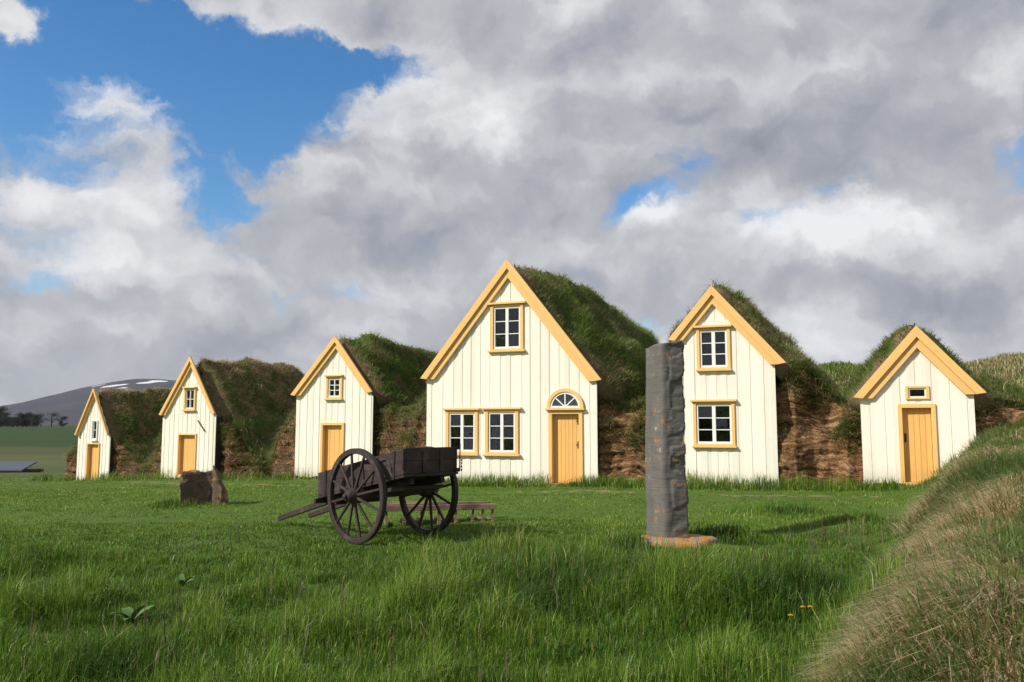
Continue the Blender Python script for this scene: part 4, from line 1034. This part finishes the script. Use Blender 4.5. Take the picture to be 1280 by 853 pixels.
# (picture column at 1280 width, height m, prototype, distance)
rows_ = [(-34 + 2.9 * k + random.uniform(-1.2, 1.2), random.uniform(5.0, 9.8), random.choice((0, 0, 1, 1, 2)), random.uniform(505, 545)) for k in range(30)]
solo = [(54.5, 8.6, 2, 512, 'bare-limbed tree left of the pair at the right end of the far row'), (67, 9.3, 2, 515, 'tallest bare-limbed tree near the right end of the far row'), (81, 6.6, 0, 518, 'low rounded tree standing last on the right of the far row'), (3, 12.5, 0, 520, 'highest dark tree at the left picture edge of the far row')]
for it in [(*r_, None) for r_ in rows_] + solo:
    px, h, k, dist, lab = it
    o = protos[k] if not used[k] else copy_tree(protos[k]); used[k] = True
    x = (px - 640) / 1033 * dist; sc = h / (9, 10, 8)[k]
    o.location = (x, dist, float(ground_z(x, dist)) - .1); o.scale = (sc * random.uniform(1.1, 1.7), sc * 1.2, sc); o.rotation_euler = (0, 0, random.uniform(0, 6.28))
    tag(o, lab or 'small dark tree packed in the far row beyond the green field', 'tree', 'trees in the far row')

def mountain(dist, pts, depth, seed, label, mat, snow):
    """pts: skyline (column, row) of the 1280x853 photograph turned into metres at its own distance"""
    p = np.array(pts, float); sx = (p[:, 0] - 640) / 1033 * dist; sz = 1.6 + (530 - p[:, 1]) / 1033 * dist
    nx, ny = 300, 90
    x = np.linspace(sx[0], sx[-1], nx); y = np.linspace(-1, 1, ny); X, Yn = np.meshgrid(x, y)
    crest = np.interp(X, sx, sz); crest = crest + 6 * fbm(X / 160, 0, 0, 4, seed)
    fall = np.where(Yn < 0, 1 - np.abs(Yn) ** 1.25, 1 - Yn ** 2)
    gul = fbm(X / 210, Yn * 3.0, 0, 5, seed + 3)
    Z = crest * np.clip(fall * (1 + .16 * gul * (1 - fall)), 0, 1.02) - 30 * (1 - fall)
    P = np.stack([X, dist + Yn * depth, Z], -1)
    s = np.zeros(X.shape)
    for (cx, cz, a, b, rot) in snow:
        ux = (cx - 640) / 1033 * dist; uz = (530 - cz) / 1033 * dist
        m1 = dist / 1033; dx, dz = (X - ux) / m1, (Z - uz) / m1; c, si = math.cos(R(rot)), math.sin(R(rot)); q = ((dx * c + dz * si) / a) ** 2 + ((-dx * si + dz * c) / b) ** 2
        s = np.maximum(s, (1.25 - q + 1.9 * fbm(X / 60, Z / 10, 0, 4, seed + 7)) * (Yn < .05))
    o = grid_object('mountain', P, mat, None, {'snow': np.clip(s, 0, 1)}); tag(o, label, 'mountain', None, 'structure')
def mat_mount():
    t = M('cloud-shaded mountain rock'); c = t.coord(); n = t.noise(t.map(c, (1, .4, 2.2)), .006, 8, .62); n2 = t.noise(c, .03, 5, .6)
    a = t.mix(n, (.022, .026, .042), (.075, .074, .096)); a = t.mix(t.ss(n2, .5, .7, 0, .4), a, (.06, .062, .058))  # rock darkened and blued, cloud shadow is part of this colour
    a = t.mix(t.ss(t.math('ADD', t.attr('snow'), t.math('MULTIPLY', n2, .5)), .55, .85), a, (.72, .74, .78))
    return t.out(a, .95, None, .05)
mm = mat_mount()
mountain(5200, [(-160, 526), (-60, 520), (0, 518), (26, 516), (53, 508), (77, 502), (105, 496), (133, 487), (160, 475.5), (172, 474), (215, 475.5), (235, 476), (262, 484), (300, 496), (345, 504), (420, 512), (520, 520)], 1700, 501, 'dark flat-topped mountain with snow streaks at left', mm,
         [(197, 484, 16, 2.2, 13), (211, 478, 9, 1.2, -6), (149, 487.5, 8, 1.8, 14), (168, 486, 5, 1.1, 30), (57, 511.5, 8, 1.1, 12), (205, 490, 4, 1.0, 10), (84, 514, 7, 1.2, 25), (182, 490, 5, .8, 20), (128, 496, 5, .8, 20), (104, 505, 6, .8, 25)])
mountain(5600, [(1100, 500), (1180, 476), (1230, 459), (1262, 454), (1280, 452.5), (1330, 455), (1400, 470), (1500, 500)], 1500, 521, 'blue-grey mountain just showing above the turf mound at right', mm, [(1275, 456, 9, .8, 0)])

# ------------------------------------------------------------------ air
def haze():
    m = bpy.data.materials.new('thin air haze'); m.use_nodes = True; t = m.node_tree; t.nodes.clear()
    p = t.nodes.new('ShaderNodeVolumePrincipled'); p.inputs['Color'].default_value = (.80, .87, .98, 1); p.inputs['Density'].default_value = .000035; p.inputs['Anisotropy'].default_value = .1
    o = t.nodes.new('ShaderNodeOutputMaterial'); t.links.new(p.outputs[0], o.inputs['Volume'])
    b = MB(); b.box(-7600, 7600, -7600, 7600, -40, 560); h = b.build('haze', m); h['kind'] = 'stuff'; h['label'] = 'thin pale haze over the valley'
haze()

# ------------------------------------------------------------------ camera, sun, sky
cam = bpy.data.cameras.new('camera'); co = bpy.data.objects.new('camera', cam); COL.objects.link(co)
cam.sensor_width = 36; cam.lens = 1033 / 1280 * 36; cam.clip_start = .1; cam.clip_end = 20000
co.location = (0, 0, 1.6); co.rotation_euler = (R(90) + math.atan((530 - 426.5) / 1033), 0, 0); scene.camera = co

EL = R(37); az = np.array([-.872, -.49]); to_sun = np.array([az[0] * math.cos(EL), az[1] * math.cos(EL), math.sin(EL)])
sun = bpy.data.lights.new('sun', 'SUN'); so = bpy.data.objects.new('sun', sun); COL.objects.link(so)
sun.energy = 4.9; sun.angle = R(.53); sun.color = (1, .945, .84)
from mathutils import Vector
so.rotation_euler = Vector(tuple(-to_sun)).to_track_quat('-Z', 'Y').to_euler(); so.location = (-30, -14, 30)

def build_world():
    w = bpy.data.worlds.new('World'); scene.world = w
    t = NT(w)
    sky = t.n('ShaderNodeTexSky', sky_type='NISHITA', sun_disc=False, sun_elevation=EL, sun_rotation=math.atan2(az[0], az[1]), altitude=100, air_density=1.0, dust_density=.3, ozone_density=2.0)
    hsv = t.n('ShaderNodeHueSaturation'); t.l(sky.outputs[0], hsv.inputs['Color']); hsv.inputs['Saturation'].default_value = 1.35; hsv.inputs['Value'].default_value = 1.0
    bg = t.n('ShaderNodeBackground'); t.l(hsv.outputs[0], bg.inputs[0]); bg.inputs[1].default_value = .15
    c = t.coord('Generated')
    nrm = t.n('ShaderNodeVectorMath', operation='NORMALIZE'); t.l(c, nrm.inputs[0]); D = nrm.outputs[0]
    def direction(px, py):
        v = np.array([px - 640, 1033, -(py - 426.5)]); p = math.atan((530 - 426.5) / 1033); cp, sp = math.cos(p), math.sin(p)
        v = np.array([v[0], v[1] * cp - v[2] * sp, v[1] * sp + v[2] * cp]); return v / np.linalg.norm(v)
    wn = t.noise(D, 6.5, 7, .62, 0, 'Color')
    wv = t.n('ShaderNodeVectorMath', operation='MULTIPLY_ADD'); t.l(wn, wv.inputs[0]); wv.inputs[1].default_value = (.15, .15, .15)
    t.l(D, wv.inputs[2]); Dw0 = wv.outputs[0]
    sb = t.n('ShaderNodeVectorMath', operation='SUBTRACT'); t.l(Dw0, sb.inputs[0]); sb.inputs[1].default_value = (.075, .075, .075); Dw = sb.outputs[0]
    def field(blobs):
        tot = None
        for px, py, rx, ry, amt in blobs:
            d = direction(px, py); m = t.n('ShaderNodeVectorMath', operation='SUBTRACT'); t.l(Dw, m.inputs[0]); m.inputs[1].default_value = tuple(d)
            k = t.n('ShaderNodeVectorMath', operation='MULTIPLY'); t.l(m.outputs[0], k.inputs[0]); k.inputs[1].default_value = (1033 / rx, 1033 / rx, 1033 / ry)
            ln = t.n('ShaderNodeVectorMath', operation='LENGTH'); t.l(k.outputs[0], ln.inputs[0])
            b = t.ss(ln.outputs['Value'], 0, 1, amt, 0)
            tot = b if tot is None else t.math('ADD', tot, b)
        return tot
    def cloud(vec, det=10, mixb=.28):
        a = t.noise(t.map(vec, (1, 1, 1.5)), 4.2, det, .52, .25)
        b = t.noise(t.map(vec, (1, 1, 1.7), (3.1, 1.7, .4)), 11, det - 2, .58)
        return t.math('ADD', t.math('MULTIPLY', a, 1 - mixb), t.math('MULTIPLY', b, mixb))
    n0 = cloud(Dw)
    off = t.n('ShaderNodeVectorMath', operation='ADD'); t.l(Dw, off.inputs[0]); off.inputs[1].default_value = (-.030, -.01, .034)
    n1 = cloud(off.outputs[0], 4, .18); n2 = cloud(Dw, 4, .18)
    cover = field([(140, 50, 250, 150, -.46), (340, 120, 190, 110, -.44), (485, 88, 120, 42, -.34), (275, 225, 105, 75, -.42), (20, 110, 110, 70, -.22), (70, 205, 80, 35, -.12),
                   (848, 205, 75, 55, -.25), (812, 268, 95, 36, -.28), (970, 290, 80, 36, -.18), (478, 352, 80, 26, -.22), (38, 352, 60, 22, -.20), (1285, 200, 60, 50, -.20),
                   (390, 2, 190, 70, .52), (115, 112, 110, 50, .26), (170, 60, 45, 60, .18), (15, 12, 70, 45, .50), (205, 5, 70, 22, .26), (300, 222, 70, 36, .22), (100, 250, 200, 70, .16), (580, 200, 230, 110, .34), (430, 235, 100, 90, .20),
                   (1000, 80, 430, 170, .30), (830, 284, 42, 26, .22)])
    d = t.math('ADD', t.math('ADD', n0, cover), .16)
    wisp = t.noise(t.map(Dw, (1, 1, 2.2), (5, 2, 7)), 16, 7, .62)
    alpha = t.ss(t.math('ADD', d, t.math('MULTIPLY', t.math('SUBTRACT', wisp, .5), .36)), .38, .62)
    rel = t.math('SUBTRACT', n2, n1)
    shade = field([(560, 150, 220, 80, .44), (440, 205, 130, 80, .28), (640, 250, 200, 70, -.02), (650, 290, 260, 60, -.08), (780, 60, 330, 110, -.04), (1060, 30, 430, 150, .06), (1010, 185, 420, 80, -.08), (1060, 280, 260, 70, .34), (760, 320, 170, 55, .20), (830, 285, 60, 40, .4),
                   (1040, 415, 130, 70, .36), (1240, 430, 160, 50, .24), (1160, 372, 170, 36, -.16), (930, 335, 150, 40, -.10), (110, 235, 220, 75, .32), (100, 320, 260, 60, .10), (180, 430, 420, 80, -.12), (480, 300, 260, 60, -.12), (400, 15, 210, 60, .16), (100, 120, 140, 60, .36), (20, 15, 90, 50, .3), (720, 400, 330, 70, .12), (330, 330, 200, 50, .08)])
    thick = t.ss(d, .55, .95)
    br = t.math('ADD', t.math('ADD', .58, t.math('MULTIPLY', rel, 1.8)), shade)
    br = t.math('ADD', br, t.math('MULTIPLY', thick, -.12))
    br = t.math('ADD', br, t.math('MULTIPLY', t.math('SUBTRACT', n0, .5), .3))
    r = t.n('ShaderNodeValToRGB'); t.l(br, r.inputs[0]); e = r.color_ramp.elements
    for k, (p, cc) in enumerate([(.12, (.235, .255, .32)), (.36, (.36, .375, .43)), (.58, (.50, .51, .545)), (.78, (.68, .69, .72)), (1.0, (.88, .89, .92))]):
        if k > 1: e.new(p)
        e[k].position = p; e[k].color = (*cc, 1)
    bgc = t.n('ShaderNodeBackground'); t.l(r.outputs[0], bgc.inputs[0]); bgc.inputs[1].default_value = 1.0
    mx = t.n('ShaderNodeMixShader'); t.l(alpha, mx.inputs[0]); t.l(bg.outputs[0], mx.inputs[1]); t.l(bgc.outputs[0], mx.inputs[2])
    o = t.n('ShaderNodeOutputWorld'); t.l(mx.outputs[0], o.inputs[0])
    w.cycles.sampling_method = 'MANUAL'; w.cycles.sample_map_resolution = 512
build_world()

vs = scene.view_settings; vs.view_transform = 'Standard'; vs.look = 'None'; vs.exposure = 0; vs.gamma = 1; vs.use_curve_mapping = False
scene.cycles.max_bounces = 5; scene.cycles.diffuse_bounces = 3; scene.cycles.glossy_bounces = 3; scene.cycles.transmission_bounces = 3
scene.cycles.use_adaptive_sampling = True; scene.cycles.use_denoising = True; scene.cycles.denoising_prefilter = 'NONE'
